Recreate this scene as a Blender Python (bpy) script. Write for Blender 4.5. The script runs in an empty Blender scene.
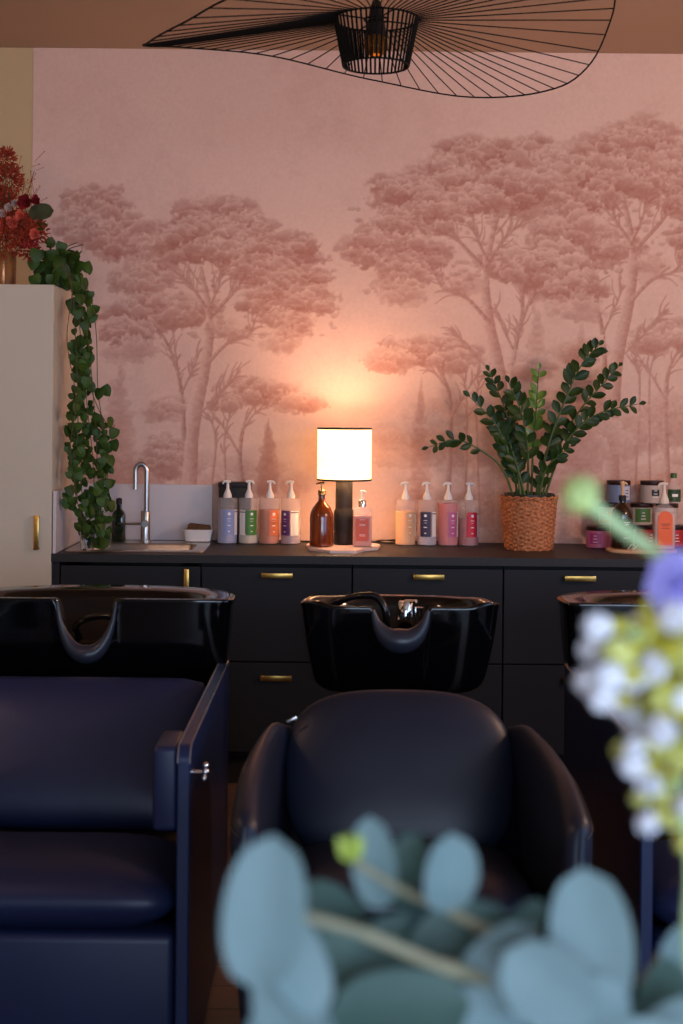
import bpy, bmesh, math, random
import numpy as np
from mathutils import Vector, Matrix
random.seed(7)
PI = math.pi
S = bpy.context.scene
C = S.collection
V = Vector

# ------------------------------------------------------------------ camera model
F = 1400.0; CX, CY = 341.5, 410.0; HC = 1.5; ROLL = math.radians(0.55)
def at(px, py, Y):
    """world point at depth Y that the photograph shows at pixel px, py"""
    dx, dy = px-CX, py-CY
    ux = dx*math.cos(ROLL)+dy*math.sin(ROLL)
    uy = -dx*math.sin(ROLL)+dy*math.cos(ROLL)
    return V((ux/F*Y, Y, HC-uy/F*Y))
YC = 5.556      # cabinet fronts
YW = 6.176      # papered wall
ZT = 0.921      # worktop top
ZCEIL = 3.085

# ------------------------------------------------------------------ materials
def lin(c):
    return tuple(((v/255)/12.92 if v/255 <= .04045 else ((v/255+.055)/1.055)**2.4) for v in c)+(1,)
def mat(name, col, rough=.5, metal=0, spec=.5, var=0, scale=20, bump=0, coat=0, trans=0, sheen=0, ior=1.45, emit=None, es=0, sss=0):
    m = bpy.data.materials.new(name); m.use_nodes = True
    nt = m.node_tree; b = nt.nodes['Principled BSDF']
    c = lin(col)
    b.inputs['Base Color'].default_value = c
    b.inputs['Roughness'].default_value = rough
    b.inputs['Metallic'].default_value = metal
    b.inputs['Specular IOR Level'].default_value = spec
    b.inputs['Coat Weight'].default_value = coat
    b.inputs['Coat Roughness'].default_value = .05
    b.inputs['Transmission Weight'].default_value = trans
    b.inputs['Sheen Weight'].default_value = sheen
    b.inputs['IOR'].default_value = ior
    if sss:
        b.inputs['Subsurface Weight'].default_value = sss
        b.inputs['Subsurface Radius'].default_value = (.02, .02, .02)
    if emit:
        b.inputs['Emission Color'].default_value = lin(emit)
        b.inputs['Emission Strength'].default_value = es
    if var or bump:
        tc = nt.nodes.new('ShaderNodeTexCoord'); n = nt.nodes.new('ShaderNodeTexNoise')
        n.inputs['Scale'].default_value = scale; n.inputs['Detail'].default_value = 6
        nt.links.new(tc.outputs['Object'], n.inputs['Vector'])
        if var:
            r = nt.nodes.new('ShaderNodeValToRGB')
            r.color_ramp.elements[0].position = .3; r.color_ramp.elements[1].position = .7
            r.color_ramp.elements[0].color = tuple(x*(1-var) for x in c[:3])+(1,)
            r.color_ramp.elements[1].color = tuple(min(1, x*(1+var)) for x in c[:3])+(1,)
            nt.links.new(n.outputs['Fac'], r.inputs['Fac']); nt.links.new(r.outputs['Color'], b.inputs['Base Color'])
        if bump:
            bp = nt.nodes.new('ShaderNodeBump'); bp.inputs['Strength'].default_value = bump
            bp.inputs['Distance'].default_value = .01
            nt.links.new(n.outputs['Fac'], bp.inputs['Height']); nt.links.new(bp.outputs['Normal'], b.inputs['Normal'])
    return m
def see_through(name, col, fac, rough=.3, trans_col=(255, 255, 255)):
    m = mat(name, col, rough)
    nt = m.node_tree; b = nt.nodes['Principled BSDF']; out = nt.nodes['Material Output']
    t = nt.nodes.new('ShaderNodeBsdfTransparent'); t.inputs['Color'].default_value = lin(trans_col)
    mx = nt.nodes.new('ShaderNodeMixShader'); mx.inputs[0].default_value = fac
    nt.links.new(t.outputs[0], mx.inputs[1]); nt.links.new(b.outputs[0], mx.inputs[2]); nt.links.new(mx.outputs[0], out.inputs[0])
    return m

M = {}
M['cabinet'] = mat('matt_charcoal_front', (25, 26, 31), .55, spec=.35, var=.06, scale=3)
M['gap'] = mat('carcass_dark', (14, 14, 16), .8)
M['worktop'] = mat('worktop_laminate', (42, 40, 40), .5, spec=.35, var=.15, scale=60)
M['brass'] = mat('brushed_brass', (205, 160, 85), .3, 1, var=.1, scale=80)
M['cream'] = mat('cream_cabinet_paint', (203, 190, 168), .5, var=.02, scale=2)
M['steel'] = mat('brushed_steel', (185, 180, 176), .28, 1, var=.06, scale=60)
M['chrome'] = mat('chrome', (225, 225, 228), .08, 1)
M['splash'] = mat('white_splash_panel', (212, 200, 198), .3)
M['black_gloss'] = mat('black_ceramic', (5, 5, 6), .09)
M['leather'] = mat('black_leatherette', (21, 26, 40), .42, spec=.4, var=.1, scale=6, bump=.03)
M['leather_blue'] = mat('midnight_leatherette', (24, 32, 62), .42, spec=.4, var=.1, scale=5, bump=.03)
M['panel'] = mat('dark_side_panel', (22, 34, 66), .35, spec=.4)
M['edge'] = mat('panel_edge_band', (96, 90, 92), .25)
M['gel'] = mat('neck_gel', (36, 38, 48), .35)
M['rubber'] = mat('black_rubber', (16, 16, 17), .45)
M['wire'] = mat('black_wire', (4, 4, 4), .7, spec=.15)
M['black_matt'] = mat('black_matt', (20, 19, 20), .6)
M['black_satin'] = mat('black_satin', (15, 14, 15), .25)
M['white_plastic'] = mat('white_plastic', (232, 224, 218), .35)
M['frost'] = see_through('frosted_plastic', (236, 222, 216), .2, .4)
M['clear'] = see_through('clear_plastic', (235, 235, 235), .16, .08)
M['amber'] = mat('amber_glass', (128, 54, 12), .08, coat=.5, trans=.35)
M['dark_amber'] = mat('dark_amber_glass', (44, 24, 10), .1, coat=.5, trans=.2)
M['green_glass'] = mat('dark_green_glass', (22, 34, 20), .12, coat=.4)
M['glass'] = mat('clear_glass', (240, 245, 243), .02, trans=1)
M['gold'] = mat('gold_pump', (190, 150, 100), .25, 1)
M['marble'] = mat('pink_marble', (226, 196, 184), .3, var=.08, scale=18)
M['wood'] = mat('pale_wood', (205, 160, 120), .5, var=.1, scale=14)
M['sponge'] = mat('brown_sponge', (92, 62, 38), .9, var=.3, scale=90, bump=.8)
M['dark_lid'] = mat('dark_jar_lid', (44, 22, 18), .35)
M['zz'] = mat('glossy_dark_leaf', (36, 58, 15), .42, spec=.35, var=.35, scale=25)
M['zz_new'] = mat('fresh_green_leaf', (92, 124, 44), .35, var=.2, scale=25)
M['zz_stem'] = mat('green_leaf_stalk', (70, 92, 44), .45, var=.2, scale=30)
M['ivy'] = mat('trailing_leaf', (52, 76, 22), .5, spec=.3, var=.5, scale=14)
M['ivy_stem'] = mat('trailing_stem', (74, 66, 34), .6)
M['pot_green'] = mat('dark_green_pot', (34, 42, 34), .4)
M['soil'] = mat('soil', (36, 26, 20), .95, var=.3, scale=80, bump=.6)
M['terracotta'] = mat('dark_pot', (60, 56, 52), .6)
M['euc'] = mat('blue_green_leaf', (108, 132, 132), .55, var=.12, scale=22, sss=.1)
M['euc_d'] = mat('deep_green_leaf', (60, 88, 80), .55, var=.12, scale=22)
M['euc_stem'] = mat('pinkish_twig', (140, 136, 108), .6, var=.15, scale=60)
M['lime'] = mat('lime_shoot', (170, 186, 84), .5)
M['bud'] = mat('pale_green_bud', (196, 214, 136), .6, var=.2, scale=60, sss=.1)
M['stalk'] = mat('fresh_stalk', (182, 208, 150), .5, var=.12, scale=40)
M['violet'] = mat('violet_petal', (172, 160, 224), .6, var=.15, scale=60, sss=.1)
M['petal'] = mat('white_petal', (236, 234, 238), .6, var=.05, scale=60, sss=.1)
M['petal_y'] = mat('lemon_petal', (222, 220, 134), .6, var=.12, scale=50, sss=.1)
M['calyx'] = mat('olive_yellow_calyx', (186, 176, 56), .6, var=.2, scale=50)
M['dry_orange'] = mat('dried_orange_plume', (150, 50, 24), .9, var=.4, scale=40)
M['dry_red'] = mat('dried_red_petal', (142, 16, 26), .8, var=.3, scale=40)
M['dry_pink'] = mat('dried_coral_petal', (224, 108, 84), .8, var=.2, scale=40)
M['dry_white'] = mat('dried_white_sprig', (206, 178, 164), .8)
M['dry_green'] = mat('dried_green_leaf', (62, 66, 36), .7, var=.3, scale=30)
M['vase_amber'] = see_through('honey_glass', (170, 112, 60), .6, .1, (240, 190, 130))
M['red'] = mat('red_box', (186, 30, 34), .45)
M['white_paint'] = mat('white_window_paint', (225, 222, 216), .5)
M['ink'] = mat('label_ink_white', (240, 234, 228), .5)
M['ink_dark'] = mat('label_ink_black', (28, 24, 30), .5)

# basket weave
def basket_mat():
    m = mat('woven_rush', (176, 104, 62), .8); nt = m.node_tree; b = nt.nodes['Principled BSDF']
    tc = nt.nodes.new('ShaderNodeTexCoord'); n = nt.nodes.new('ShaderNodeTexNoise'); n.inputs['Scale'].default_value = 90
    n.inputs['Detail'].default_value = 5
    r = nt.nodes.new('ShaderNodeValToRGB')
    r.color_ramp.elements[0].position = .32; r.color_ramp.elements[0].color = lin((138, 76, 44))
    r.color_ramp.elements[1].position = .68; r.color_ramp.elements[1].color = lin((206, 134, 88))
    nt.links.new(tc.outputs['Object'], n.inputs['Vector']); nt.links.new(n.outputs['Fac'], r.inputs['Fac'])
    nt.links.new(r.outputs['Color'], b.inputs['Base Color'])
    return m
M['basket'] = basket_mat()

def shade_mat():
    m = bpy.data.materials.new('lit_linen_shade'); m.use_nodes = True; nt = m.node_tree
    b = nt.nodes['Principled BSDF']; b.inputs['Base Color'].default_value = lin((255, 236, 205)); b.inputs['Roughness'].default_value = .9
    tc = nt.nodes.new('ShaderNodeTexCoord'); mp = nt.nodes.new('ShaderNodeMapping'); mp.inputs['Scale'].default_value = (2, 2, 60)
    n = nt.nodes.new('ShaderNodeTexNoise'); n.inputs['Scale'].default_value = 3; n.inputs['Detail'].default_value = 3
    r = nt.nodes.new('ShaderNodeValToRGB')
    r.color_ramp.elements[0].position = .3; r.color_ramp.elements[0].color = (1, .50, .15, 1)
    r.color_ramp.elements[1].position = .7; r.color_ramp.elements[1].color = (1, .57, .24, 1)
    nt.links.new(tc.outputs['Object'], mp.inputs['Vector']); nt.links.new(mp.outputs[0], n.inputs['Vector'])
    nt.links.new(n.outputs['Fac'], r.inputs['Fac']); nt.links.new(r.outputs[0], b.inputs['Emission Color'])
    b.inputs['Emission Strength'].default_value = 4.5
    return m
M['shade'] = shade_mat()

def floor_mat():
    m = mat('oak_planks', (120, 70, 50), .45); nt = m.node_tree; b = nt.nodes['Principled BSDF']
    tc = nt.nodes.new('ShaderNodeTexCoord'); br = nt.nodes.new('ShaderNodeTexBrick')
    br.inputs['Scale'].default_value = 1; br.inputs['Brick Width'].default_value = .9; br.inputs['Row Height'].default_value = .14
    br.inputs['Mortar Size'].default_value = .003
    br.inputs['Color1'].default_value = lin((124, 96, 84)); br.inputs['Color2'].default_value = lin((100, 78, 68))
    br.inputs['Mortar'].default_value = lin((34, 20, 16))
    mp = nt.nodes.new('ShaderNodeMapping'); mp.inputs['Scale'].default_value = (3, 30, 1)
    n = nt.nodes.new('ShaderNodeTexNoise'); n.inputs['Scale'].default_value = 2; n.inputs['Detail'].default_value = 8
    mx = nt.nodes.new('ShaderNodeMixRGB'); mx.blend_type = 'MULTIPLY'; mx.inputs[0].default_value = .55
    nt.links.new(tc.outputs['Object'], br.inputs['Vector']); nt.links.new(tc.outputs['Object'], mp.inputs['Vector'])
    nt.links.new(mp.outputs[0], n.inputs['Vector']); nt.links.new(br.outputs['Color'], mx.inputs[1]); nt.links.new(n.outputs['Color'], mx.inputs[2])
    nt.links.new(mx.outputs[0], b.inputs['Base Color'])
    return m
M['floor'] = floor_mat()
M['ceiling'] = mat('taupe_ceiling', (176, 146, 122), .9, var=.02, scale=1.5)
M['plaster'] = mat('grey_white_plaster', (196, 196, 198), .85)
M['beige'] = mat('sand_wall_paint', (206, 176, 132), .85, var=.02, scale=1.5)

def mural_mat():
    m = mat('toile_mural_paper', (255, 255, 255), .8, spec=.3); nt = m.node_tree; b = nt.nodes['Principled BSDF']
    a = nt.nodes.new('ShaderNodeVertexColor'); a.layer_name = 'print'
    tc = nt.nodes.new('ShaderNodeTexCoord')
    n = nt.nodes.new('ShaderNodeTexNoise'); n.inputs['Scale'].default_value = 70; n.inputs['Detail'].default_value = 5
    r = nt.nodes.new('ShaderNodeValToRGB'); r.color_ramp.elements[0].position = .25; r.color_ramp.elements[0].color = (.93, .92, .92, 1)
    r.color_ramp.elements[1].position = .75; r.color_ramp.elements[1].color = (1, 1, 1, 1)
    mx = nt.nodes.new('ShaderNodeMixRGB'); mx.blend_type = 'MULTIPLY'; mx.inputs[0].default_value = 1
    nt.links.new(tc.outputs['Object'], n.inputs['Vector']); nt.links.new(n.outputs['Fac'], r.inputs['Fac'])
    nt.links.new(a.outputs['Color'], mx.inputs[1]); nt.links.new(r.outputs[0], mx.inputs[2]); nt.links.new(mx.outputs[0], b.inputs['Base Color'])
    return m
M['mural'] = mural_mat()

# ------------------------------------------------------------------ mesh helpers
class MB:
    def __init__(s): s.bm = bmesh.new()
    def quadgrid(s, rows, cu=False, cv=False, mi=0):
        """rows: list of rows of points; cu closes each row, cv closes over the rows"""
        vs = [[s.bm.verts.new(p) for p in r] for r in rows]
        n, k = len(vs), len(vs[0])
        for i in range(n if cv else n-1):
            for j in range(k if cu else k-1):
                try:
                    f = s.bm.faces.new((vs[i][j], vs[i][(j+1) % k], vs[(i+1) % n][(j+1) % k], vs[(i+1) % n][j])); f.material_index = mi
                except ValueError: pass
        return vs
    def cap(s, ring, mi=0):
        try: s.bm.faces.new(ring).material_index = mi
        except ValueError: pass
    def box(s, x0, x1, y0, y1, z0, z1, bev=0, seg=2, rot=None, piv=None, mi=0):
        b = bmesh.new()
        r = bmesh.ops.create_cube(b, size=1)
        for v in b.verts:
            v.co = V(((x0+x1)/2+v.co.x*(x1-x0), (y0+y1)/2+v.co.y*(y1-y0), (z0+z1)/2+v.co.z*(z1-z0)))
        if bev: bmesh.ops.bevel(b, geom=b.edges[:], offset=bev, segments=seg, profile=.5, affect='EDGES')
        if rot:
            p = V(piv) if piv else V(((x0+x1)/2, (y0+y1)/2, (z0+z1)/2))
            bmesh.ops.transform(b, matrix=Matrix.Translation(p) @ rot @ Matrix.Translation(-p), verts=b.verts)
        mp = {v: s.bm.verts.new(v.co) for v in b.verts}
        for f in b.faces:
            nf = s.bm.faces.new([mp[v] for v in f.verts]); nf.material_index = mi
        b.free(); return s
    def tube(s, pts, r, n=8, caps=True, flat=1.0, closed=False, mi=0):
        pts = [V(p) for p in pts]; rr = r if isinstance(r, (list, tuple)) else [r]*len(pts)
        rows = []; up = None
        for i, p in enumerate(pts):
            if closed: d = pts[(i+1) % len(pts)]-pts[i-1]
            else: d = (pts[min(i+1, len(pts)-1)]-pts[max(i-1, 0)])
            d = d.normalized() if d.length > 1e-9 else V((0, 0, 1))
            if up is None: up = V((0, 0, 1)) if abs(d.z) < .9 else V((0, 1, 0))
            a = d.cross(up); a = a.normalized() if a.length > 1e-6 else d.orthogonal().normalized()
            b = a.cross(d).normalized(); up = b
            rows.append([p+(a*math.cos(2*PI*k/n)+b*math.sin(2*PI*k/n)*flat)*rr[i] for k in range(n)])
        vs = s.quadgrid(rows, cu=True, cv=closed, mi=mi)
        if caps and not closed: s.cap(vs[0][::-1], mi); s.cap(vs[-1], mi)
        return s
    def lathe(s, prof, c=(0, 0, 0), n=24, ax=(1, 1), mi=0, sq=2.0):
        rows = []
        for r, z in prof:
            row = []
            for k in range(n):
                a = 2*PI*k/n; ca, sa = math.cos(a), math.sin(a)
                if sq != 2: q = (abs(ca)**sq+abs(sa)**sq)**(-1/sq)
                else: q = 1
                row.append(V((c[0]+r*q*ca*ax[0], c[1]+r*q*sa*ax[1], c[2]+z)))
            rows.append(row)
        vs = s.quadgrid(rows, cu=True, mi=mi)
        if prof[0][0] > 1e-5: s.cap(vs[0][::-1], mi)
        if prof[-1][0] > 1e-5: s.cap(vs[-1], mi)
        return s
    def ball(s, c, r, n=10, sc=(1, 1, 1), mi=0, noise=0):
        c = V(c); rows = []
        for i in range(n//2+1):
            th = PI*i/(n//2); row = []
            for k in range(n):
                q = 1+noise*(random.random()-.5)
                row.append(c+V((r*q*math.sin(th)*math.cos(2*PI*k/n)*sc[0], r*q*math.sin(th)*math.sin(2*PI*k/n)*sc[1], r*q*math.cos(th)*sc[2])))
            rows.append(row)
        s.quadgrid(rows, cu=True, mi=mi); return s
    def leaf(s, base, d, nrm, L, W, curl=.15, cup=.15, n=6, shape='lens', mi=0, thick=0):
        base = V(base); d = V(d).normalized(); nrm = V(nrm); side = d.cross(nrm)
        side = side.normalized() if side.length > 1e-5 else d.orthogonal().normalized(); nn = side.cross(d).normalized()
        rows = []
        for i in range(n+1):
            t = i/n
            if shape == 'lens': w = math.sin(PI*min(max(t, .0), 1)**.85)
            elif shape == 'round': w = math.sqrt(max(0, 1-(2*t-1)**2))**.9
            elif shape == 'heart': w = (1.05*math.sqrt(max(0, 1-(1.7*t-.55)**2)) if t < .45 else 1.05*math.cos((t-.32)/.68*PI/2)**.8 if t < 1 else 0)
            else: w = max(0, math.sin(PI*min(1, t**1.25)))**.75
            w = max(w, .02)*W/2
            mid = base+d*(L*t)-nn*(curl*L*t*t)
            e = nn*(cup*w)
            rows.append([mid-side*w+e, mid-side*w*.5+e*.35, mid, mid+side*w*.5+e*.35, mid+side*w+e])
        if thick:
            back = [[p-nn*thick for p in r] for r in rows]
            vs = s.quadgrid([r+b[::-1] for r, b in zip(rows, back)], cu=True, mi=mi)
            s.cap(vs[0][::-1], mi); s.cap(vs[-1], mi)
        else: s.quadgrid(rows, mi=mi)
        return s
    def cylpatch(s, c, r, a0, a1, z0, z1, n=8, mi=0):
        """a = 0 faces the camera (-Y)"""
        row = lambda z: [V((c[0]+r*math.sin(a0+(a1-a0)*k/n), c[1]-r*math.cos(a0+(a1-a0)*k/n), c[2]+z)) for k in range(n+1)]
        s.quadgrid([row(z0), row(z1)], mi=mi); return s

def ink_on(o, mb, m):
    """printed marks become part of the label's own mesh"""
    o.data.materials.append(m); k = len(o.data.materials)-1
    for f in mb.bm.faces: f.material_index = k
    t = bpy.data.meshes.new('t'); mb.bm.to_mesh(t); mb.bm.free()
    b2 = bmesh.new(); b2.from_mesh(o.data); b2.from_mesh(t); b2.to_mesh(o.data); b2.free(); bpy.data.meshes.remove(t)
def wt(o):
    t = V((0, 0, 0))
    while o is not None: t = t+o.location; o = o.parent
    return t
def obj(name, mb, m, parent=None, smooth=True, local=False, mats=None, sub=0, ang=40):
    me = bpy.data.meshes.new(name)
    bmesh.ops.remove_doubles(mb.bm, verts=mb.bm.verts, dist=1e-6)
    bmesh.ops.recalc_face_normals(mb.bm, faces=mb.bm.faces)
    mb.bm.to_mesh(me); mb.bm.free()
    for mm in (mats or [m]): me.materials.append(mm)
    if smooth:
        for p in me.polygons: p.use_smooth = True
        try: me.set_sharp_from_angle(angle=math.radians(ang))
        except Exception: pass
    o = bpy.data.objects.new(name, me); C.objects.link(o)
    if parent:
        if not local: o.location = -wt(parent)
        o.parent = parent
    if sub:
        md = o.modifiers.new('smooth', 'SUBSURF'); md.levels = sub; md.render_levels = sub
    return o
def thing(name, label, cat, loc=(0, 0, 0), group=None):
    o = bpy.data.objects.new(name, None); C.objects.link(o); o.empty_display_size = .05
    o.location = loc; return tag(o, label, cat, group)
def tag(o, label, cat, group=None, kind=None):
    o['label'] = label; o['category'] = cat
    if group: o['group'] = group
    if kind: o['kind'] = kind
    return o
def struct(name, mb, m, smooth=False):
    o = obj(name, mb, m, smooth=smooth); o['kind'] = 'structure'; return o
def copy_tree(o, parent=None):
    c = o.copy(); C.objects.link(c); c.parent = parent
    for ch in list(o.children): copy_tree(ch, c)
    return c
def spline(pts, n=8):
    pts = [V(p) for p in pts]; out = []
    P = [pts[0]*2-pts[1]]+pts+[pts[-1]*2-pts[-2]]
    for i in range(1, len(P)-2):
        for k in range(n):
            t = k/n; a, b, c, d = P[i-1], P[i], P[i+1], P[i+2]
            out.append(.5*((2*b)+(c-a)*t+(2*a-5*b+4*c-d)*t*t+(3*b-a-3*c+d)*t**3))
    out.append(pts[-1]); return out

# ------------------------------------------------------------------ room
XL, XR, YF = -3.2, 3.3, -2.4
b = MB(); b.box(XL-.1, XR+.1, YF-.1, YW+.1, -.08, 0); struct('floor', b, M['floor'])
b = MB(); b.box(XL-.1, XR+.1, YF-.1, YW+.1, ZCEIL, ZCEIL+.08); struct('ceiling', b, M['ceiling'])
b = MB(); b.box(XL-.1, XL, YF, YW, 0, ZCEIL); struct('wall_left', b, M['beige'])
FX0, FX1, FZ0, FZ1 = -.6, 2.9, .5, 2.6
b = MB(); b.box(XL-.1, FX0, YF-.1, YF, 0, ZCEIL); b.box(FX1, XR+.1, YF-.1, YF, 0, ZCEIL); b.box(FX0, FX1, YF-.1, YF, 0, FZ0); b.box(FX0, FX1, YF-.1, YF, FZ1, ZCEIL)
struct('wall_front', b, M['plaster'])
b = MB()
for x in (FX0, (FX0+FX1)/2-.03, FX1-.06): b.box(x, x+.06, YF-.08, YF-.03, FZ0, FZ1)
for z in (FZ0, FZ1-.06): b.box(FX0+.06, FX1-.06, YF-.08, YF-.03, z, z+.06)
struct('window_2', b, M['white_paint'])
# right wall with a window opening beside the camera
WY0, WY1, WZ0, WZ1 = -.8, 2.6, .75, 2.55
b = MB()
b.box(XR, XR+.1, YF, WY0, 0, ZCEIL); b.box(XR, XR+.1, WY1, YW, 0, ZCEIL)
b.box(XR, XR+.1, WY0, WY1, 0, WZ0); b.box(XR, XR+.1, WY0, WY1, WZ1, ZCEIL)
struct('wall_right', b, M['plaster'])
b = MB()
for y in (WY0, (WY0+WY1)/2-.025, WY1-.05): b.box(XR+.02, XR+.07, y, y+.05, WZ0, WZ1)
for z in (WZ0, WZ1-.05): b.box(XR+.02, XR+.07, WY0+.05, WY1-.05, z, z+.05)
struct('window_1', b, M['white_paint'])
# back wall structure, behind the paper
b = MB(); b.box(XL, XR, YW+.002, YW+.1, 0, ZCEIL); struct('wall_back', b, M['beige'])

# ---- mural print, painted in wall units (1 unit = one photo pixel on the wall = 4.41 mm)
UX0, UX1, UY0, UY1 = 30, 868, 40, 560
W_, H_ = UX1-UX0, UY1-UY0
rng = np.random.default_rng(5)
def vnoise(cell, seed=0):
    r = np.random.default_rng(seed); gh, gw = int(H_/cell)+3, int(W_/cell)+3
    g = r.random((gh, gw)); y = np.arange(H_)/cell; x = np.arange(W_)/cell
    yi = y.astype(int); xi = x.astype(int); fy = (y-yi)[:, None]; fx = (x-xi)[None, :]
    fy = fy*fy*(3-2*fy); fx = fx*fx*(3-2*fx)
    a = g[yi][:, xi]; b_ = g[yi][:, xi+1]; c = g[yi+1][:, xi]; d = g[yi+1][:, xi+1]
    return (a*(1-fx)+b_*fx)*(1-fy)+(c*(1-fx)+d*fx)*fy
n3, n5, n9, n20, n60 = vnoise(2.4, 1), vnoise(5, 2), vnoise(9, 3), vnoise(22, 4), vnoise(70, 6)
ink = .02+.10*(n60-.5)+.07*(n20-.5)+.05*(n9-.5)
yy, xx = np.mgrid[0:H_, 0:W_]; XX = xx+UX0; YY = yy+UY0
def sstep(a, b_, x):
    t = np.clip((x-a)/(b_-a), 0, 1); return t*t*(3-2*t)
def blob(cx, cy, rx, ry, tone, alpha=.85, edge=.5, shade=.22, rim=.16):
    x0, x1 = int(max(cx-rx*1.5-UX0, 0)), int(min(cx+rx*1.5-UX0, W_)); y0, y1 = int(max(cy-ry*1.5-UY0, 0)), int(min(cy+ry*1.5-UY0, H_))
    if x1 <= x0 or y1 <= y0: return
    sl = (slice(y0, y1), slice(x0, x1))
    u = (XX[sl]-cx)/rx; v = (YY[sl]-cy)/ry
    d = np.sqrt(u*u+v*v)+edge*(n3[sl]*.45+n5[sl]*.55-.5)
    a = alpha*sstep(1.08, .8, d)
    t = tone+shade*v*.7-rim*sstep(.55, .95, d)*(v < .1)+.10*(n3[sl]-.5)
    ink[sl] = ink[sl]*(1-a)+t*a
def crown(T, cx, cy, rx, ry, tone=.5, alpha=.9, n=None, r=10):
    x, y, k = T(cx, cy); rx, ry, r = rx*k, ry*k, r*k
    blob(x, y, rx, ry, tone+.05, alpha*.8, edge=.75)
    n = n or int(rx*ry/(r*r)*2.6)
    for _ in range(max(3, n//4)):
        a = rng.random()*2*PI; q = math.sqrt(rng.random())*.75
        blob(x+rx*q*math.cos(a), y+ry*q*math.sin(a), r*1.9, r*1.2, tone+.02, alpha*.7, edge=.8, shade=.2, rim=.34)
    P = []
    for _ in range(n):
        a = rng.random()*2*PI; q = math.sqrt(rng.random())*.95
        P.append((x+rx*q*math.cos(a), y+ry*q*math.sin(a)))
    P.sort(key=lambda p: p[1]+(rng.random()-.5)*ry*.5)
    for px, py in P:
        s_ = r*(.65+.7*rng.random()); dv = (py-y)/ry
        blob(px, py, s_*1.15, s_*.72, tone-.03+.05*dv+(rng.random()-.5)*.14, alpha*.75, edge=.9, shade=.24, rim=.30)
def limb(T, pts, w0, w1, tone=.42, alpha=.9):
    P = [T(*p) for p in pts]; k = P[0][2]; Q = spline([(p[0], p[1], 0) for p in P], 5)
    for i in range(len(Q)-1):
        a, c = Q[i], Q[i+1]; t = i/(len(Q)-1); w = max((w0+(w1-w0)*t)*k/2, .45)
        x0, x1 = int(max(min(a.x, c.x)-w-3-UX0, 0)), int(min(max(a.x, c.x)+w+4-UX0, W_))
        y0, y1 = int(max(min(a.y, c.y)-w-3-UY0, 0)), int(min(max(a.y, c.y)+w+4-UY0, H_))
        if x1 <= x0 or y1 <= y0: continue
        sl = (slice(y0, y1), slice(x0, x1)); dx, dy = c.x-a.x, c.y-a.y; L2 = dx*dx+dy*dy+1e-9
        q = np.clip(((XX[sl]-a.x)*dx+(YY[sl]-a.y)*dy)/L2, 0, 1)
        ox, oy = XX[sl]-(a.x+q*dx), YY[sl]-(a.y+q*dy); d = np.sqrt(ox*ox+oy*oy)
        al = alpha*(1-sstep(w-.5, w+.7, d))
        tn = tone+.22*np.clip(ox/w, -1, 1)*(w > 1)+.1*(n3[sl]-.5)
        ink[sl] = ink[sl]*(1-al)+tn*al
def cypress(T, cx, y0, y1, w, tone=.42, alpha=.7):
    for i in range(26):
        t = i/25; y = y0+(y1-y0)*t
        x_, y_, k = T(cx+(rng.random()-.5)*w*.18, y)
        hw = w/2*(.12+.9*math.sin(min(t*1.25, 1)*PI/2))*k
        blob(x_, y_, hw, 6*k, tone+.06*(rng.random()-.5), alpha*.55, edge=.7, shade=.1, rim=.05)
def twigs(T, pts, n, L, spread=.9):
    P = spline([(p[0], p[1], 0) for p in pts], 6)
    for _ in range(n):
        i = rng.integers(len(P)//3, len(P)-1); p = P[i]; d = (P[i+1]-P[i]).normalized() if i+1 < len(P) else V((0, -1, 0))
        a = math.atan2(d.y, d.x)+(rng.random()-.5)*2*spread; l = L*(.5+.7*rng.random())
        q = (p.x+math.cos(a)*l*.5, p.y+math.sin(a)*l*.5-1); e = (p.x+math.cos(a+.2)*l, p.y+math.sin(a+.2)*l-2)
        limb(T, [(p.x, p.y), q, e], 1.7, .7, .44, .75)
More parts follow.
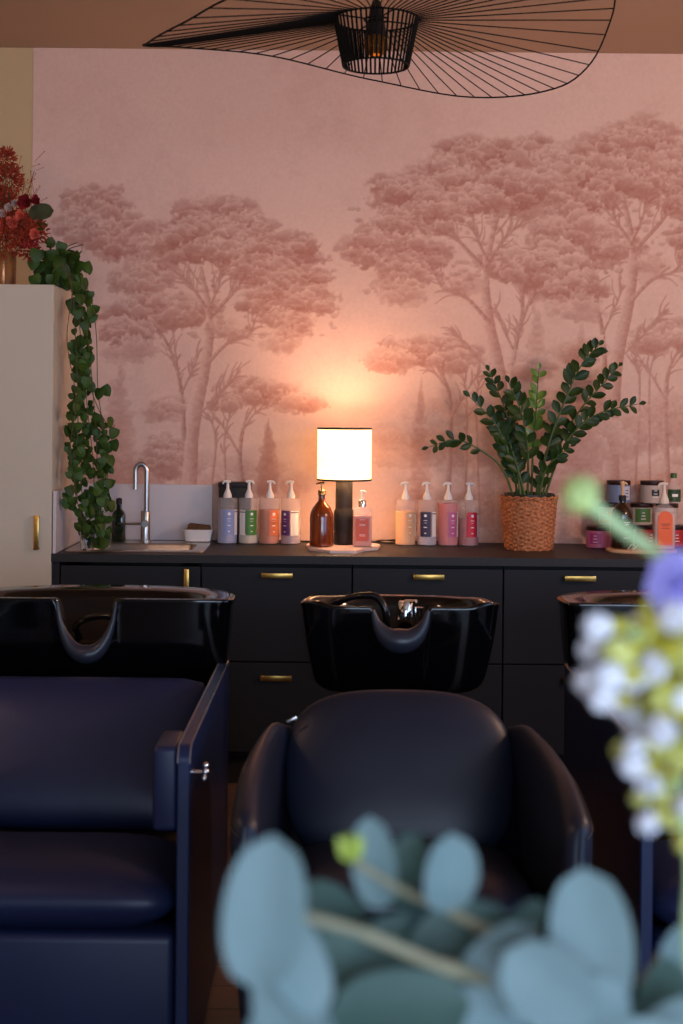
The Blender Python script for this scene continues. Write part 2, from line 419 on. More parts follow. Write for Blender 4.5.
def group(T, base=480, back=True):
    # far, hazy layer
    for i in range(26):
        x = 70+i*9+rng.random()*10
        x_, y_, k = T(x, 462+rng.random()*26); blob(x_, y_, (13+rng.random()*10)*k, (9+rng.random()*12)*k, .22+.12*rng.random(), .6)
    cypress(T, 119, 372, base+6, 40, .46)
    crown(T, 164, 458, 24, 24, .46, .75, r=7)
    cypress(T, 268, 424, base+6, 22, .55)
    # back crowns
    if back: crown(T, 91, 206, 34, 21, .52); crown(T, 74, 228, 24, 17, .46)
    crown(T, 116, 236, 38, 24, .52)
    crown(T, 152, 250, 30, 32, .47, .85); crown(T, 140, 280, 34, 16, .46, .8)
    # second trunk and the low left crown
    for pts, w in (([(184, 440), (181, 392), (167, 346), (147, 326)], 5), ([(183, 410), (176, 365), (172, 328)], 3.5), ([(168, 350), (158, 332), (135, 320)], 2.4), ([(181, 395), (192, 372), (200, 350)], 2.2)):
        limb(T, pts, w, 1.2); twigs(T, pts, 12, 16)
    crown(T, 150, 316, 52, 20, .50); crown(T, 122, 334, 26, 15, .52); crown(T, 186, 312, 28, 14, .46, .85); crown(T, 130, 352, 26, 8, .34, .5)
    # low right tree
    for pts, w in (([(243, base+3), (240, 455), (246, 420), (262, 398)], 6), ([(240, 456), (226, 432), (212, 412)], 2.6), ([(246, 425), (258, 412), (282, 402)], 2.2),
                   ([(212, base), (216, 440), (208, 414)], 3), ([(226, base), (225, 440), (232, 408)], 2.6)):
        limb(T, pts, w, 1.1, .40, .85); twigs(T, pts, 8, 13)
    crown(T, 262, 392, 48, 12, .48); crown(T, 300, 404, 17, 8, .44, .8); crown(T, 232, 400, 26, 9, .42, .8); crown(T, 166, 410, 24, 10, .36, .65)
    # main tree
    crown(T, 196, 232, 28, 22, .50)
    main = [(190, base+6), (193, 433), (205, 367), (209, 320), (199, 270)]
    limb(T, main, 15, 4.5, .32)
    for pts, w in (([(209, 318), (235, 290), (252, 262)], 4.5), ([(205, 367), (226, 345), (248, 336), (254, 322)], 4), ([(254, 322), (268, 322), (284, 310)], 1.8),
                   ([(209, 315), (190, 288), (168, 268)], 3.5), ([(206, 312), (217, 288), (222, 262)], 3), ([(195, 420), (220, 395), (240, 372)], 1.8), ([(199, 285), (180, 262), (160, 258)], 2)):
        limb(T, pts, w, 1.3); twigs(T, pts, 16, 20)
    crown(T, 217, 214, 42, 19, .52, r=11); crown(T, 250, 232, 30, 16, .5); crown(T, 205, 244, 50, 20, .54, r=11); crown(T, 234, 256, 40, 12, .50)
    crown(T, 286, 250, 32, 19, .54); crown(T, 262, 272, 30, 14, .50); crown(T, 296, 284, 30, 18, .54); crown(T, 312, 300, 27, 13, .50); crown(T, 270, 304, 34, 15, .52)
    crown(T, 288, 322, 26, 10, .44, .8); crown(T, 282, 342, 22, 7, .34, .55); crown(T, 226, 330, 16, 8, .34, .4)
    # flecks of leaves along the crowns' undersides
    for _ in range(150):
        x, y, k = T(180+rng.random()*155, 255+rng.random()*85); blob(x, y, (2+3*rng.random())*k, (1.5+1.5*rng.random())*k, .5, .5, 1.0)
ident = lambda x, y: (x, y, 1.0)
mirr = lambda x, y: (709.5-1.08*x, 133+1.08*(y-193), 1.08)
rgt = lambda x, y: (406+1.08*x, 113+1.08*(y-193), 1.08)
# hazy ground for the higher, right-hand part
for i in range(150):
    x = 385+rng.random()*500; y = 395+rng.random()*150
    if x < 440 and y < 440: continue
    blob(x, y, 16+rng.random()*26, 8+rng.random()*16, .20+.22*rng.random()+.0006*(y-400), .45, 1.0)
group(rgt, 540, False)
for i in range(40):
    blob(500+rng.random()*380, 400+rng.random()*60, 14+rng.random()*16, 8+rng.random()*10, .26+.14*rng.random(), .4, 1.0)
crown(rgt, 330, 215, 50, 40, .5); crown(rgt, 330, 290, 40, 40, .46)
group(mirr, 560)
group(ident, 486)
# lowest band
for i in range(90):
    x = 215+rng.random()*640; y = 500+rng.random()*50
    blob(x, y, 12+rng.random()*22, 6+rng.random()*9, .16+.24*rng.random(), .35, 1.0)
# pale masonry block printed low between the trees
m_ = (XX > 300) & (XX < 403) & (YY > 493); ink[m_] = ink[m_]*.25+.0
ink += .05*(n3-.5)*1.0
ink = np.clip(ink, 0, .95)
bgc = np.array(lin((232, 194, 176))[:3]); ikc = np.array(lin((172, 100, 82))[:3])
t_ = np.clip(ink*1.32-.01, 0, 1)[..., None]
col = bgc*(1-t_)+ikc*t_
# mesh
ux = (XX-CX); sc = YW/F
xs = (XX[0]-CX)*sc; zs = HC-(YY[:, 0]-CY)*sc
zs = np.where(zs > ZCEIL, ZCEIL, zs)
co = np.zeros((H_, W_, 3)); co[..., 0] = xs[None, :]; co[..., 1] = YW; co[..., 2] = zs[:, None]
idx = np.arange(H_*W_).reshape(H_, W_)
keep = zs > .86; rws = int(keep.sum()); co = co[:rws]; idx = idx[:rws]; col = col[:rws]
f_ = np.stack([idx[1:, :-1], idx[1:, 1:], idx[:-1, 1:], idx[:-1, :-1]], -1).reshape(-1, 4)
me = bpy.data.meshes.new('wall_back_mural')
me.vertices.add(rws*W_); me.vertices.foreach_set('co', co.reshape(-1).astype(np.float32))
me.loops.add(f_.size); me.loops.foreach_set('vertex_index', f_.reshape(-1).astype(np.int32))
me.polygons.add(len(f_)); me.polygons.foreach_set('loop_start', (np.arange(len(f_))*4).astype(np.int32))
me.update(calc_edges=True); me.validate()
ca = me.color_attributes.new('print', 'FLOAT_COLOR', 'POINT')
rgba = np.ones((rws*W_, 4), np.float32); rgba[:, :3] = col.reshape(-1, 3); ca.data.foreach_set('color', rgba.reshape(-1))
me.materials.append(M['mural'])
o = bpy.data.objects.new('wall_back_mural', me); C.objects.link(o); o['kind'] = 'structure'
o.name = 'wall_back_paper'

# ------------------------------------------------------------------ kitchen run
XM = [-1.151+.6*i for i in range(7)]; XM[0] = -1.143       # module boundaries
XSIDE = -1.143
ZB, ZD = .14, .893
def handle(mb, c, w, h, vertical=False):
    x, y, z = c
    if vertical:
        mb.box(x-h/2, x+h/2, y-.022, y-.017, z-w/2, z+w/2, .001)
        mb.box(x-h/2, x+h/2, y-.018, y, z+w/2-.01, z+w/2, .001); mb.box(x-h/2, x+h/2, y-.018, y, z-w/2, z-w/2+.01, .001)
    else:
        mb.box(x-w/2, x+w/2, y-.022, y-.017, z-h/2, z+h/2, .001)
        mb.box(x-w/2, x-w/2+.01, y-.018, y, z-h/2, z+h/2, .001); mb.box(x+w/2-.01, x+w/2, y-.018, y, z-h/2, z+h/2, .001)
labels = ['charcoal base cabinet under the steel sink with an upright brass handle',
          'charcoal two-drawer cabinet under the four bottles left of the lamp',
          'charcoal two-drawer cabinet right under the lit table lamp and the right-hand bottles',
          'charcoal two-drawer cabinet under the potted plant in a basket',
          'charcoal drawer cabinet at the right edge under the stacked jars']
for i in range(5):
    x0, x1 = XM[i], XM[i+1]
    t = thing('base_cabinet', labels[i], 'cabinet', ((x0+x1)/2, YC+.3, 0), 'charcoal base cabinets')
    b = MB(); b.box(x0+.002, x1-.002, YC+.02, YW-.02, ZB-.02, .66 if i == 0 else .885); obj('carcass', b, M['gap'], t, False)
    b = MB(); b.box(x0, x1, YC+.06, YC+.08, 0, ZB-.02); obj('plinth', b, M['gap'], t, False)
    if i == 0:
        b = MB(); b.box(x0, x0+.03, YC-.002, YC+.6, ZB-.02, .889, .001); obj('end_panel', b, M['cabinet'], t, False)
        b = MB(); b.box(x0+.035, x1-.003, YC, YC+.019, ZB, ZD-.02, .0015); d = obj('door', b, M['cabinet'], t, False)
        b = MB(); handle(b, (at(187, 575, YC).x, YC, .80), .13, .02, True); obj('handle', b, M['brass'], d)
    else:
        for z0, z1, hz in ((.5, ZD-.02, at(276, 575.3, YC).z), (ZB, .494, at(275, 677.5, YC).z)):
            b = MB(); b.box(x0+.003, x1-.003, YC, YC+.019, z0, z1, .0015); d = obj('drawer', b, M['cabinet'], t, False)
            b = MB(); handle(b, ((x0+x1)/2+.002, YC, hz), .124, .021); obj('handle', b, M['brass'], d)
# worktop with a cut-out for the sink
SX0, SX1, SY0, SY1 = -1.06, -.60, 5.68, 5.97
b = MB(); x0, x1 = XSIDE-.0, XM[5]
y0, y1 = YC-.02, YW-.004
b.box(x0, SX0, y0, y1, .889, ZT); b.box(SX1, x1, y0, y1, .889, ZT); b.box(SX0, SX1, y0, SY0, .889, ZT); b.box(SX0, SX1, SY1, y1, .889, ZT)
tag(obj('worktop', b, M['worktop'], None, False), 'long dark grey worktop running along the papered wall over the charcoal cabinets', 'worktop')
# splash panels
b = MB(); p0 = at(52, 483, YW); p1 = at(213, 483.5, YW)
b.box(XSIDE+.004, p1.x, YW-.022, YW-.004, ZT, p0.z, .001); tag(obj('backsplash', b, M['splash'], None, False), 'low white splash panel on the wall behind the tap', 'splashback')
b = MB(); b.box(XSIDE+.004, XSIDE+.016, YC-.01, YW-.024, ZT, 1.168, .001)
tag(obj('side_splash', b, M['splash'], None, False), 'low white splash panel against the side of the cream cupboard, behind the vine', 'splashback')
# sink
t = thing('sink', 'inset stainless steel sink in the left end of the worktop', 'sink', (-.85, 5.83, ZT))
b = MB()
o0, o1, q0, q1 = -1.11, -.55, 5.62, 6.08
ring = lambda x0, x1, y0, y1, z, r=.03: [V((cx+r*math.cos(a), cy+r*math.sin(a), z)) for cx, cy, a0 in ((x1-r, y1-r, 0), (x0+r, y1-r, PI/2), (x0+r, y0+r, PI), (x1-r, y0+r, 1.5*PI)) for a in [a0+PI/2*k/5 for k in range(6)]]
g = .004
vs = b.quadgrid([ring(o0, o1, q0, q1, ZT+.0005), ring(o0+.002, o1-.002, q0+.002, q1-.002, ZT+.004), ring(SX0+g, SX1-g, SY0+g, SY1-g, ZT+.003, .04), ring(SX0+g*2, SX1-g*2, SY0+g*2, SY1-g*2, ZT-.004, .04),
            ring(SX0+.02, SX1-.02, SY0+.02, SY1-.02, ZT-.15, .05), ring(SX0+.05, SX1-.05, SY0+.05, SY1-.05, ZT-.165, .05)], cu=True)
b.cap(vs[-1]); obj('sink_bowl', b, M['steel'], t)
b = MB(); b.lathe([(.0, .0), (.03, .0), (.032, .003), (.02, .004), (0, .002)], (-.83, 5.83, ZT-.163)); obj('drain', b, M['chrome'], t)
b = MB()
for k in range(0): pass
# tap
c = at(145.6, 541, 6.05); cx, cy = c.x, 6.04
t = thing('kitchen_tap', 'tall brushed steel kitchen tap with a curved spout and side lever', 'tap', (cx, cy, ZT+.004))
z0 = ZT+.004; s_ = 6.04/F
b = MB(); b.lathe([(.026, 0), (.026, .006), (.0205, .008), (.0205, .128), (.019, .131), (0, .131)], (cx, cy, z0)); obj('tap_body', b, M['steel'], t)
b = MB(); zt = at(0, 470, 6.04).z; r_ = .0195*1.25
pts = [(cx+.004, cy, z0+.125), (cx+.004, cy, zt)]+[(cx+.004-r_+r_*math.cos(a), cy, zt+r_*1.3*math.sin(a)) for a in [PI*k/12 for k in range(1, 13)]]+[(cx+.004-2*r_, cy, zt-.03), (cx+.004-2*r_, cy, at(0, 488, 6.04).z)]
b.tube(pts, .0118, 14); obj('spout', b, M['steel'], t)
b = MB(); zl = at(0, 522, 6.04).z; b.tube([(cx, cy-.018, zl), (cx, cy-.034, zl)], [.017, .015], 14); b.tube([(cx, cy-.028, zl+.002), (cx-.06, cy-.03, zl), (cx-.115, cy-.03, zl+.001)], [.006, .0045, .004], 8)
obj('lever', b, M['steel'], t)
# dish with sponge
c = at(194.5, 541, 5.9); t = thing('soap_dish', 'small white dish on the worktop to the right of the tap', 'dish', (c.x, 6.06, ZT))
b = MB(); sx = .064; b.lathe([(.040, 0), (.052, .004), (.060, .045), (.064, .052), (.061, .054), (.055, .045), (.046, .01), (0, .009)], (c.x, 6.06, ZT+.004), 28, (1.05, .7), sq=5); obj('dish_body', b, M['white_plastic'], t)
b = MB(); b.box(c.x-.045, c.x+.05, 6.03, 6.09, ZT+.045, ZT+.078, .007, 3, Matrix.Rotation(.1, 4, 'Y')); b.box(c.x-.052, c.x-.01, 6.035, 6.085, ZT+.045, ZT+.066, .006, 3, Matrix.Rotation(-.3, 4, 'Y'))
tag(obj('sponge', b, M['sponge']), 'brown sponge lying in the white dish by the tap', 'sponge')
# dark bottle
c = at(118, 540, 6.03); t = thing('soap_bottle', 'dark green bottle beside the tap, at the foot of the vine', 'bottle', (c.x, 6.05, ZT))
b = MB(); b.lathe([(.026, 0), (.029, .004), (.029, .108), (.024, .125), (.012, .138), (.0105, .16), (0, .16)], (c.x, 6.05, ZT+.004), 28, sq=5); obj('body', b, M['green_glass'], t)
b = MB(); b.lathe([(.0125, .158), (.013, .182), (.006, .186), (0, .186)], (c.x, 6.05, ZT+.004), 16); obj('cap', b, M['black_matt'], t)
# tumbler
c = at(90, 546, 5.72); t = thing('glass_tumbler', 'clear glass tumbler on the sink edge under the hanging vine', 'glass', (c.x, 5.7, ZT+.004))
b = MB(); b.lathe([(.024, 0), (.026, .003), (.031, .075), (.0295, .075), (.0245, .008), (0, .007)], (c.x, 5.655, ZT+.004), 24); obj('tumbler_wall', b, M['glass'], t)
# tall cream cupboard
x1 = XSIDE; x0 = x1-.6; zt = at(40, 285, YC).z
t = thing('tall_cupboard', 'tall cream cupboard with one brass handle at the left edge', 'cupboard', ((x0+x1)/2, YC+.3, 0))
b = MB(); b.box(x0, x1, YC+.0, YW-.01, .0, zt, .002); obj('cupboard_body', b, M['cream'], t, False)
b = MB(); b.box(x0+.002, x1-.0, YC-.022, YC-.002, .05, zt, .002); d = obj('door', b, M['cream'], t, False)
c = at(38.5, 532, YC); b = MB(); handle(b, (c.x, YC-.022, c.z), .135, .02, True); obj('handle', b, M['brass'], d)
ZTALL = zt

# ------------------------------------------------------------------ pump bottles
def pump(mb, z, c, dirx=-1, s=1.0, spread=True):
    x, y, z0 = c
    mb.lathe([(.0165*s, 0), (.0165*s, .010*s), (.012*s, .022*s), (.0068*s, .034*s), (.0055*s, .05*s), (.0055*s, .062*s), (0, .062*s)], (x, y, z0+z), 16)
    zz = z0+z+.064*s
    mb.tube([(x-dirx*.012*s, y, zz), (x, y, zz+.001), (x+dirx*.014*s, y, zz), (x+dirx*.02*s, y, zz-.009*s)], [.0045*s, .0065*s, .005*s, .0035*s], 8)
def salon_bottle(px, w, content, fill, label_mat, lab, a0, a1, strip, group, k, dirx=-1, side=True):
    base = at(px, 545.3, 6.0); c = (base.x, 6.03, ZT); s_ = 6.03/F; R_ = w/2*s_
    t = thing('pump_bottle', lab, 'bottle', c, group)
    H = (545.3-499.5)*s_
    b = MB(); b.lathe([(R_*.92, 0), (R_, .004), (R_, H-.006), (R_*.94, H-.001), (R_*.5, H), (0, H)], c, 32); obj('bottle_body', b, M['frost'], t)
    if content is not None:
        m = mat('liquid_%d' % k, content, .5, sss=.2)
        b = MB(); b.lathe([(R_*.88, .004), (R_*.95, .006), (R_*.95, H*fill), (0, H*fill)], c, 32); obj('liquid', b, m, t)
    b = MB(); b.cylpatch(c, R_+.0006, a0, a1, H*.2, H*.74, 10); l = obj('bottle_label', b, label_mat, t)
    am = (a0+a1)/2; b = MB()
    cr = .0065
    for q in range(10):
        aa, ab = 2*PI*q/10, 2*PI*(q+1)/10
        p = lambda u, v: V((c[0]+(R_+.0012)*math.sin(am+u/R_), c[1]-(R_+.0012)*math.cos(am+u/R_), c[2]+H*.66+v))
        b.bm.faces.new([b.bm.verts.new(x) for x in (p(0, 0), p(cr*math.cos(aa), cr*math.sin(aa)), p(cr*math.cos(ab), cr*math.sin(ab)))])
    for zz, ww, hh in ((.55, .008, .0022), (.50, .006, .0014), (.40, .007, .0035), (.27, .004, .004)):
        b.cylpatch(c, R_+.0012, am-ww/R_, am+ww/R_, H*zz, H*zz+hh, 3)
    ink_on(l, b, M['ink'])
    if side:
        b = MB(); s0, s1 = strip
        b.cylpatch(c, R_+.0006, s0, s1, H*.2, H*.74, 6); sl_ = obj('side_label', b, M['white_plastic'], t)
        b = MB(); b.cylpatch(c, R_+.0012, s0-.05, s1+.03, H*.69, H*.71, 6); ink_on(sl_, b, M['ink_dark'])
    b = MB(); pump(b, H, c, dirx, 1.08); obj('pump', b, M['white_plastic'], t)
LM = lambda n, c: mat('label_'+n, c, .45)
salon_bottle(226.6, 20, (150, 158, 196), .74, LM('blue', (136, 146, 190)), 'white-pump bottle with lilac-blue contents, leftmost of the four beside the sink', -.25, .75, (.85, 1.35), 'pump bottles left of the lamp', 0)
salon_bottle(248, 20, (196, 190, 170), .2, LM('green', (70, 122, 44)), 'white-pump bottle with a green label left of the lamp', -.2, .95, (-1.0, -.3), 'pump bottles left of the lamp', 1, 1)
salon_bottle(269, 20.5, (214, 118, 72), .74, LM('orange', (226, 116, 62)), 'white-pump bottle with orange contents left of the lamp', .0, .95, (1.05, 1.3), 'pump bottles left of the lamp', 2, 1, False)
salon_bottle(290.3, 20.5, (176, 158, 176), .2, LM('purple', (98, 50, 112)), 'white-pump bottle with a purple label, nearest the lamp on its left', -1.1, -.05, (.05, .85), 'pump bottles left of the lamp', 3, -1)
salon_bottle(405.5, 20.5, (232, 170, 104), .74, LM('amber', (214, 160, 112)), 'white-pump bottle with honey yellow contents right of the lamp', .05, .8, (1.05, 1.3), 'pump bottles right of the lamp', 4)
salon_bottle(427, 20, (176, 168, 182), .22, LM('navy', (52, 46, 76)), 'white-pump bottle with a dark navy label right of the lamp', -.75, .35, (.5, 1.05), 'pump bottles right of the lamp', 5)
salon_bottle(448.3, 20, (206, 92, 104), .92, LM('magenta', (190, 88, 138)), 'white-pump bottle filled almost to the top with rose pink contents', .0, .85, (1.0, 1.25), 'pump bottles right of the lamp', 6)
salon_bottle(469, 20, (168, 84, 96), .6, LM('red', (204, 34, 56)), 'white-pump bottle with a red label, beside the potted plant', -.25, .85, (.95, 1.2), 'pump bottles right of the lamp', 7, 1)
# black box behind
c0, c1 = at(219.5, 482, 6.12), at(250, 545, 6.12)
t = thing('storage_box', 'black box standing against the wall behind the lilac-blue and green-label bottles', 'box', ((c0.x+c1.x)/2, 6.125, ZT))
b = MB(); b.box(c0.x, c1.x, 6.085, 6.165, ZT, c0.z-.02, .004); obj('box_body', b, M['black_matt'], t)
b = MB(); b.box(c0.x-.002, c1.x+.002, 6.083, 6.167, c0.z-.021, c0.z, .004); obj('lid', b, M['black_matt'], t)

# ------------------------------------------------------------------ lamp, marble tray and its bottles
c = at(343, 549, 5.84); t0 = c
b = MB(); out = [(306.5, 546.5), (312, 545), (372, 545), (380.5, 547), (378, 550), (364, 551), (357, 553.5), (330, 553.3), (309, 550.5)]
pts = []
for px, py in out:
    Y = F*(HC-ZT-.006)/(py-1.3-CY-(px-CX)*math.sin(ROLL)); Y = min(Y, 6.0); p = at(px, py, Y); pts.append((p.x, Y))
lo = [V((x, y, ZT)) for x, y in pts]; hi = [V((x, y, ZT+.012)) for x, y in pts]
vs = b.quadgrid([lo, hi], cu=True); b.cap(vs[0]); b.cap(vs[1])
bmesh.ops.bevel(b.bm, geom=[e for e in b.bm.edges if abs(e.verts[0].co.z-e.verts[1].co.z) < 1e-6], offset=.0025, segments=2, affect='EDGES')
tag(obj('marble_tray', b, M['marble'], None, True, ang=30), 'pale pink marble tray with cut corners under the table lamp', 'tray')
ZS = ZT+.012
lx = at(344, 500, 5.93).x; LY = 5.905; ls = LY/F
t = thing('table_lamp', 'lit table lamp with a white drum shade and a black column base', 'lamp', (lx, LY, ZS))
b = MB(); zb = lambda y: at(344, y, LY).z
b.lathe([(.040, 0), (.0425, .004), (.0425, .05), (.0405, .056), (.0425, .062), (.0425, zb(511)-ZS), (.037, zb(509)-ZS), (.036, zb(507)-ZS), (.036, zb(478)-ZS), (0, zb(478)-ZS)], (lx, LY, ZS), 40)
obj('lamp_base', b, M['black_matt'], t)
z0, z1 = zb(479.5), zb(428.5); r_ = 27*ls
b = MB(); rows = [[V((lx+r*math.cos(2*PI*k/48), LY+r*math.sin(2*PI*k/48), z)) for k in range(48)] for r, z in ((r_, z0), (r_, z1), (r_-.002, z1), (r_-.002, z0))]
b.quadgrid(rows, cu=True, cv=True); obj('lamp_shade', b, M['shade'], t)
for z in (z0, z1):
    b = MB(); rows = [[V((lx+r*math.cos(2*PI*k/48), LY+r*math.sin(2*PI*k/48), z+dz)) for k in range(48)] for r, dz in ((r_+.0012, -.004), (r_+.0012, .004), (r_-.003, .004), (r_-.003, -.004))]
    b.quadgrid(rows, cu=True, cv=True); obj('shade_trim', b, M['black_matt'], t)
b = MB()
for k in range(3): a = 2*PI*k/3+.4; b.tube([(lx, LY, z0+.02), (lx+(r_-.002)*math.cos(a), LY+(r_-.002)*math.sin(a), z0+.003)], .002, 6)
b.tube([(lx, LY, zb(478)), (lx, LY, z0+.05)], .014, 12); obj('socket', b, M['black_matt'], t)
m = mat('lamp_bulb_glow', (255, 220, 160), .5, emit=(255, 205, 140), es=12)
b = MB(); b.ball((lx, LY, z0+.09), .03, 16); obj('bulb', b, m, t)
LAMP = V((lx, LY, z0+.09))
# amber bottle
c = at(321.5, 545, 5.87); c = (c.x, 5.83, ZS); s_ = 5.83/F
t = thing('amber_pump_bottle', 'round amber glass pump bottle standing left of the lamp base', 'bottle', c)
b = MB(); R_ = 12*s_
b.lathe([(R_*.9, 0), (R_, .005), (R_, .118), (R_*.95, .135), (R_*.78, .158), (R_*.48, .178), (R_*.3, .188), (.0135, .2), (.0135, .214), (0, .214)], c, 36); obj('bottle_body', b, M['amber'], t)
b = MB(); b.lathe([(.0165, .212), (.0175, .217), (.0155, .222), (.0175, .227), (.0165, .232), (.006, .236), (.0045, .24), (.0045, .262), (0, .262)], c, 16)
b.tube([(c[0]+.01, c[1], c[2]+.264), (c[0]-.004, c[1], c[2]+.265), (c[0]-.024, c[1], c[2]+.258)], [.0045, .005, .003], 8); obj('pump', b, M['gold'], t)
# square pink bottle
c = at(362, 545, 5.85); c = (c.x, 5.83, ZS)
t = thing('square_pump_bottle', 'square frosted pump bottle with a salmon label standing right of the lamp base', 'bottle', c)
b = MB(); b.lathe([(.036, 0), (.039, .004), (.039, .148), (.036, .158), (.024, .163), (.013, .165), (.013, .172), (0, .172)], c, 40, (1.03, .7), sq=8); obj('bottle_body', b, M['frost'], t)
b = MB(); b.lathe([(.034, .003), (.0365, .006), (.0365, .128), (0, .128)], c, 40, (1.03, .7), sq=8); obj('liquid', b, mat('salmon_liquid', (226, 150, 132), .5), t)
b = MB(); b.box(c[0]-.027, c[0]+.027, c[1]-.0292, c[1]-.0282, c[2]+.025, c[2]+.118); l = obj('bottle_label', b, mat('salmon_label', (212, 96, 72), .5), t, False)
b = MB()
for zz in (.112, .093, .088, .05, .045): b.box(c[0]-.012, c[0]+.012, c[1]-.0298, c[1]-.0293, c[2]+zz, c[2]+zz+.0015)
ink_on(l, b, M['ink'])
b = MB(); b.lathe([(.0165, .165), (.0165, .19), (.0145, .193), (0, .193)], c, 20); obj('collar', b, M['chrome'], t)
b = MB(); b.lathe([(.006, .19), (.005, .225), (0, .225)], c, 10); b.tube([(c[0]-.008, c[1], c[2]+.228), (c[0]+.004, c[1], c[2]+.229), (c[0]+.016, c[1], c[2]+.224)], [.004, .005, .003], 8); obj('pump', b, M['white_plastic'], t)
# cable
b = MB(); zc = ZT+.004
pts = [(lx+.03, 6.05, zc), (lx+.14, 6.12, zc), (lx+.2, 6.06, zc), (lx+.25, 6.13, zc), (lx+.17, 6.14, zc+.006), (lx+.15, 6.09, zc+.007), (lx+.24, 6.1, zc+.012), (lx+.30, 6.14, zc), (lx+.42, 6.15, zc)]
b.tube(spline(pts, 8), .0032, 6)
b.tube(spline([(lx-.03, 6.05, zc), (lx-.12, 6.1, zc), (lx-.2, 6.13, zc), (lx-.28, 6.15, zc)], 8), .0032, 6)
tag(obj('lamp_cord', b, M['black_matt']), 'black cord lying loose on the worktop behind the lamp', 'cord')

# ------------------------------------------------------------------ potted plant in basket
bc = at(531, 549.5, 5.83); bx, by = bc.x, 5.90; s_ = by/F
t = thing('potted_plant', 'dark green potted plant with long feathered stalks in a woven basket', 'plant', (bx, by, ZT))
b = MB(); Hb = .222; rows = []
NR, NK = 26, 72
R0, R1 = 23.2*s_, 27.6*s_
for i in range(NR+1):
    tt = i/NR; R_ = R0+(R1-R0)*tt**.8; row = []
    for k in range(NK):
        a = 2*PI*k/NK; w = .0028*math.sin(i*PI/1.0+PI*.5+(k % 6 < 3)*PI)+.0016*math.sin(k*2.1+i*1.7)
        row.append(V((bx+(R_+w)*math.cos(a), by+(R_+w)*math.sin(a), ZT+.001+Hb*tt)))
    rows.append(row)
rows.append([V((bx+(R1-.008)*math.cos(2*PI*k/NK), by+(R1-.008)*math.sin(2*PI*k/NK), ZT+Hb)) for k in range(NK)])
rows.append([V((bx+(R1-.010)*math.cos(2*PI*k/NK), by+(R1-.010)*math.sin(2*PI*k/NK), ZT+Hb-.05)) for k in range(NK)])
vs = b.quadgrid(rows, cu=True); b.cap(vs[0])
for q, zr in ((0, Hb), (2.1, Hb-.004)): b.tube([(bx+(R1+.001+.002*math.sin(k*.9+q))*math.cos(2*PI*k/90), by+(R1+.001)*math.sin(2*PI*k/90), ZT+zr+.003*math.sin(k*1.3+q)) for k in range(90)], .0045, 6, closed=True)
obj('woven_basket', b, M['basket'], t)
b = MB(); b.lathe([(R1-.012, Hb-.06), (R1-.009, Hb+.012), (R1-.012, Hb+.014), (R1-.018, Hb+.01), (R1-.02, Hb-.02), (0, Hb-.02)], (bx, by, ZT), 40); obj('inner_pot', b, M['pot_green'], t)
b = MB(); b.lathe([(R1-.019, Hb-.006), (0, Hb-.002)], (bx, by, ZT), 24); obj('soil', b, M['soil'], t)
stems = [  # px polyline, depth drift towards the tip, first leaflet t, leaflet size, spacing
    ([(517, 494), (503, 470), (482, 451), (456, 440), (429, 447)], -.10, .52, 13, 8.5),
    ([(520, 494), (511, 462), (496, 425), (470, 397)], -.06, .22, 17, 7),
    ([(522, 494), (515, 455), (505, 410), (489, 371)], .08, .25, 15, 7),
    ([(527, 494), (528, 455), (522, 415), (509, 383)], -.12, .3, 17, 7),
    ([(531, 494), (533, 450), (536, 410), (539, 369)], .06, .35, 15, 7.5),
    ([(535, 494), (548, 447), (566, 398), (582, 364), (598, 346)], -.03, .25, 17, 7.5),
    ([(539, 494), (556, 450), (580, 410), (602, 385), (619, 366)], .12, .3, 15, 8.5),
    ([(541, 494), (561, 452), (582, 424), (606, 411), (638, 404)], -.08, .25, 15, 8.5),
    ([(528, 494), (518, 470), (509, 440), (504, 420)], -.02, .2, 14, 7.5),
    ([(534, 494), (541, 468), (550, 442), (556, 430)], .03, .15, 14, 8),
    ([(537, 494), (545, 472), (556, 458), (570, 447)], -.10, .2, 14, 8),
    ([(524, 494), (520, 475), (512, 458), (505, 450)], .05, .1, 12, 8),
]
for si, (pl, dy, t0_, ls_, sp) in enumerate(stems):
    n = len(pl); P = []
    for i, (px, py) in enumerate(pl):
        Y = by+(.03*math.sin(si*2.3))*(1-i/(n-1))+dy*(i/(n-1)); P.append(at(px, py+(14 if i == 0 else 0), Y))
    Q = spline(P, 10); m = len(Q)
    b = MB(); b.tube(Q, [.0058*(1-.72*i/(m-1)) for i in range(m)], 8); st = obj('stalk', b, M['zz_stem'] if si != 4 else M['zz_stem'], t)
    b = MB(); L = sum((Q[i+1]-Q[i]).length for i in range(m-1)); cnt = max(4, int(L*(1-t0_)/(sp*1.18*s_)))
    for k in range(cnt+1):
        u = t0_+(1-t0_)*k/cnt; f = u*(m-1); i = min(int(f), m-2); p = Q[i].lerp(Q[i+1], f-i); d = (Q[min(i+1, m-1)]-Q[max(i-1, 0)]).normalized()
        size = .95*ls_*s_*(.75+.35*math.sin(PI*min(1, .25+.75*k/cnt)))*(1.0 if k < cnt else .8)
        tilt = random.uniform(-.5, .5); sd = d.cross(V((0, 1, 0))).normalized()
        for sg in ((1, -1) if k < cnt else (0,)):
            if sg and random.random() < .12: continue
            size *= random.uniform(.93, 1.07)
            ld = (d*random.uniform(.65, 1.05)+sd*sg*.75+V((0, -.45+.8*random.random(), 0))).normalized() if sg else d
            nv = (V((0, -1, 0))+sd*tilt*sg+V((0, 0, .4))).normalized()
            b.leaf(p+d*random.uniform(-.004, .004), ld, nv, size*random.uniform(.8, 1.05), size*.54, .3*random.random()-.05, .25, 6, 'leafy')
    obj('leaflets', b, M['zz_new'] if si == 4 else M['zz'], st)

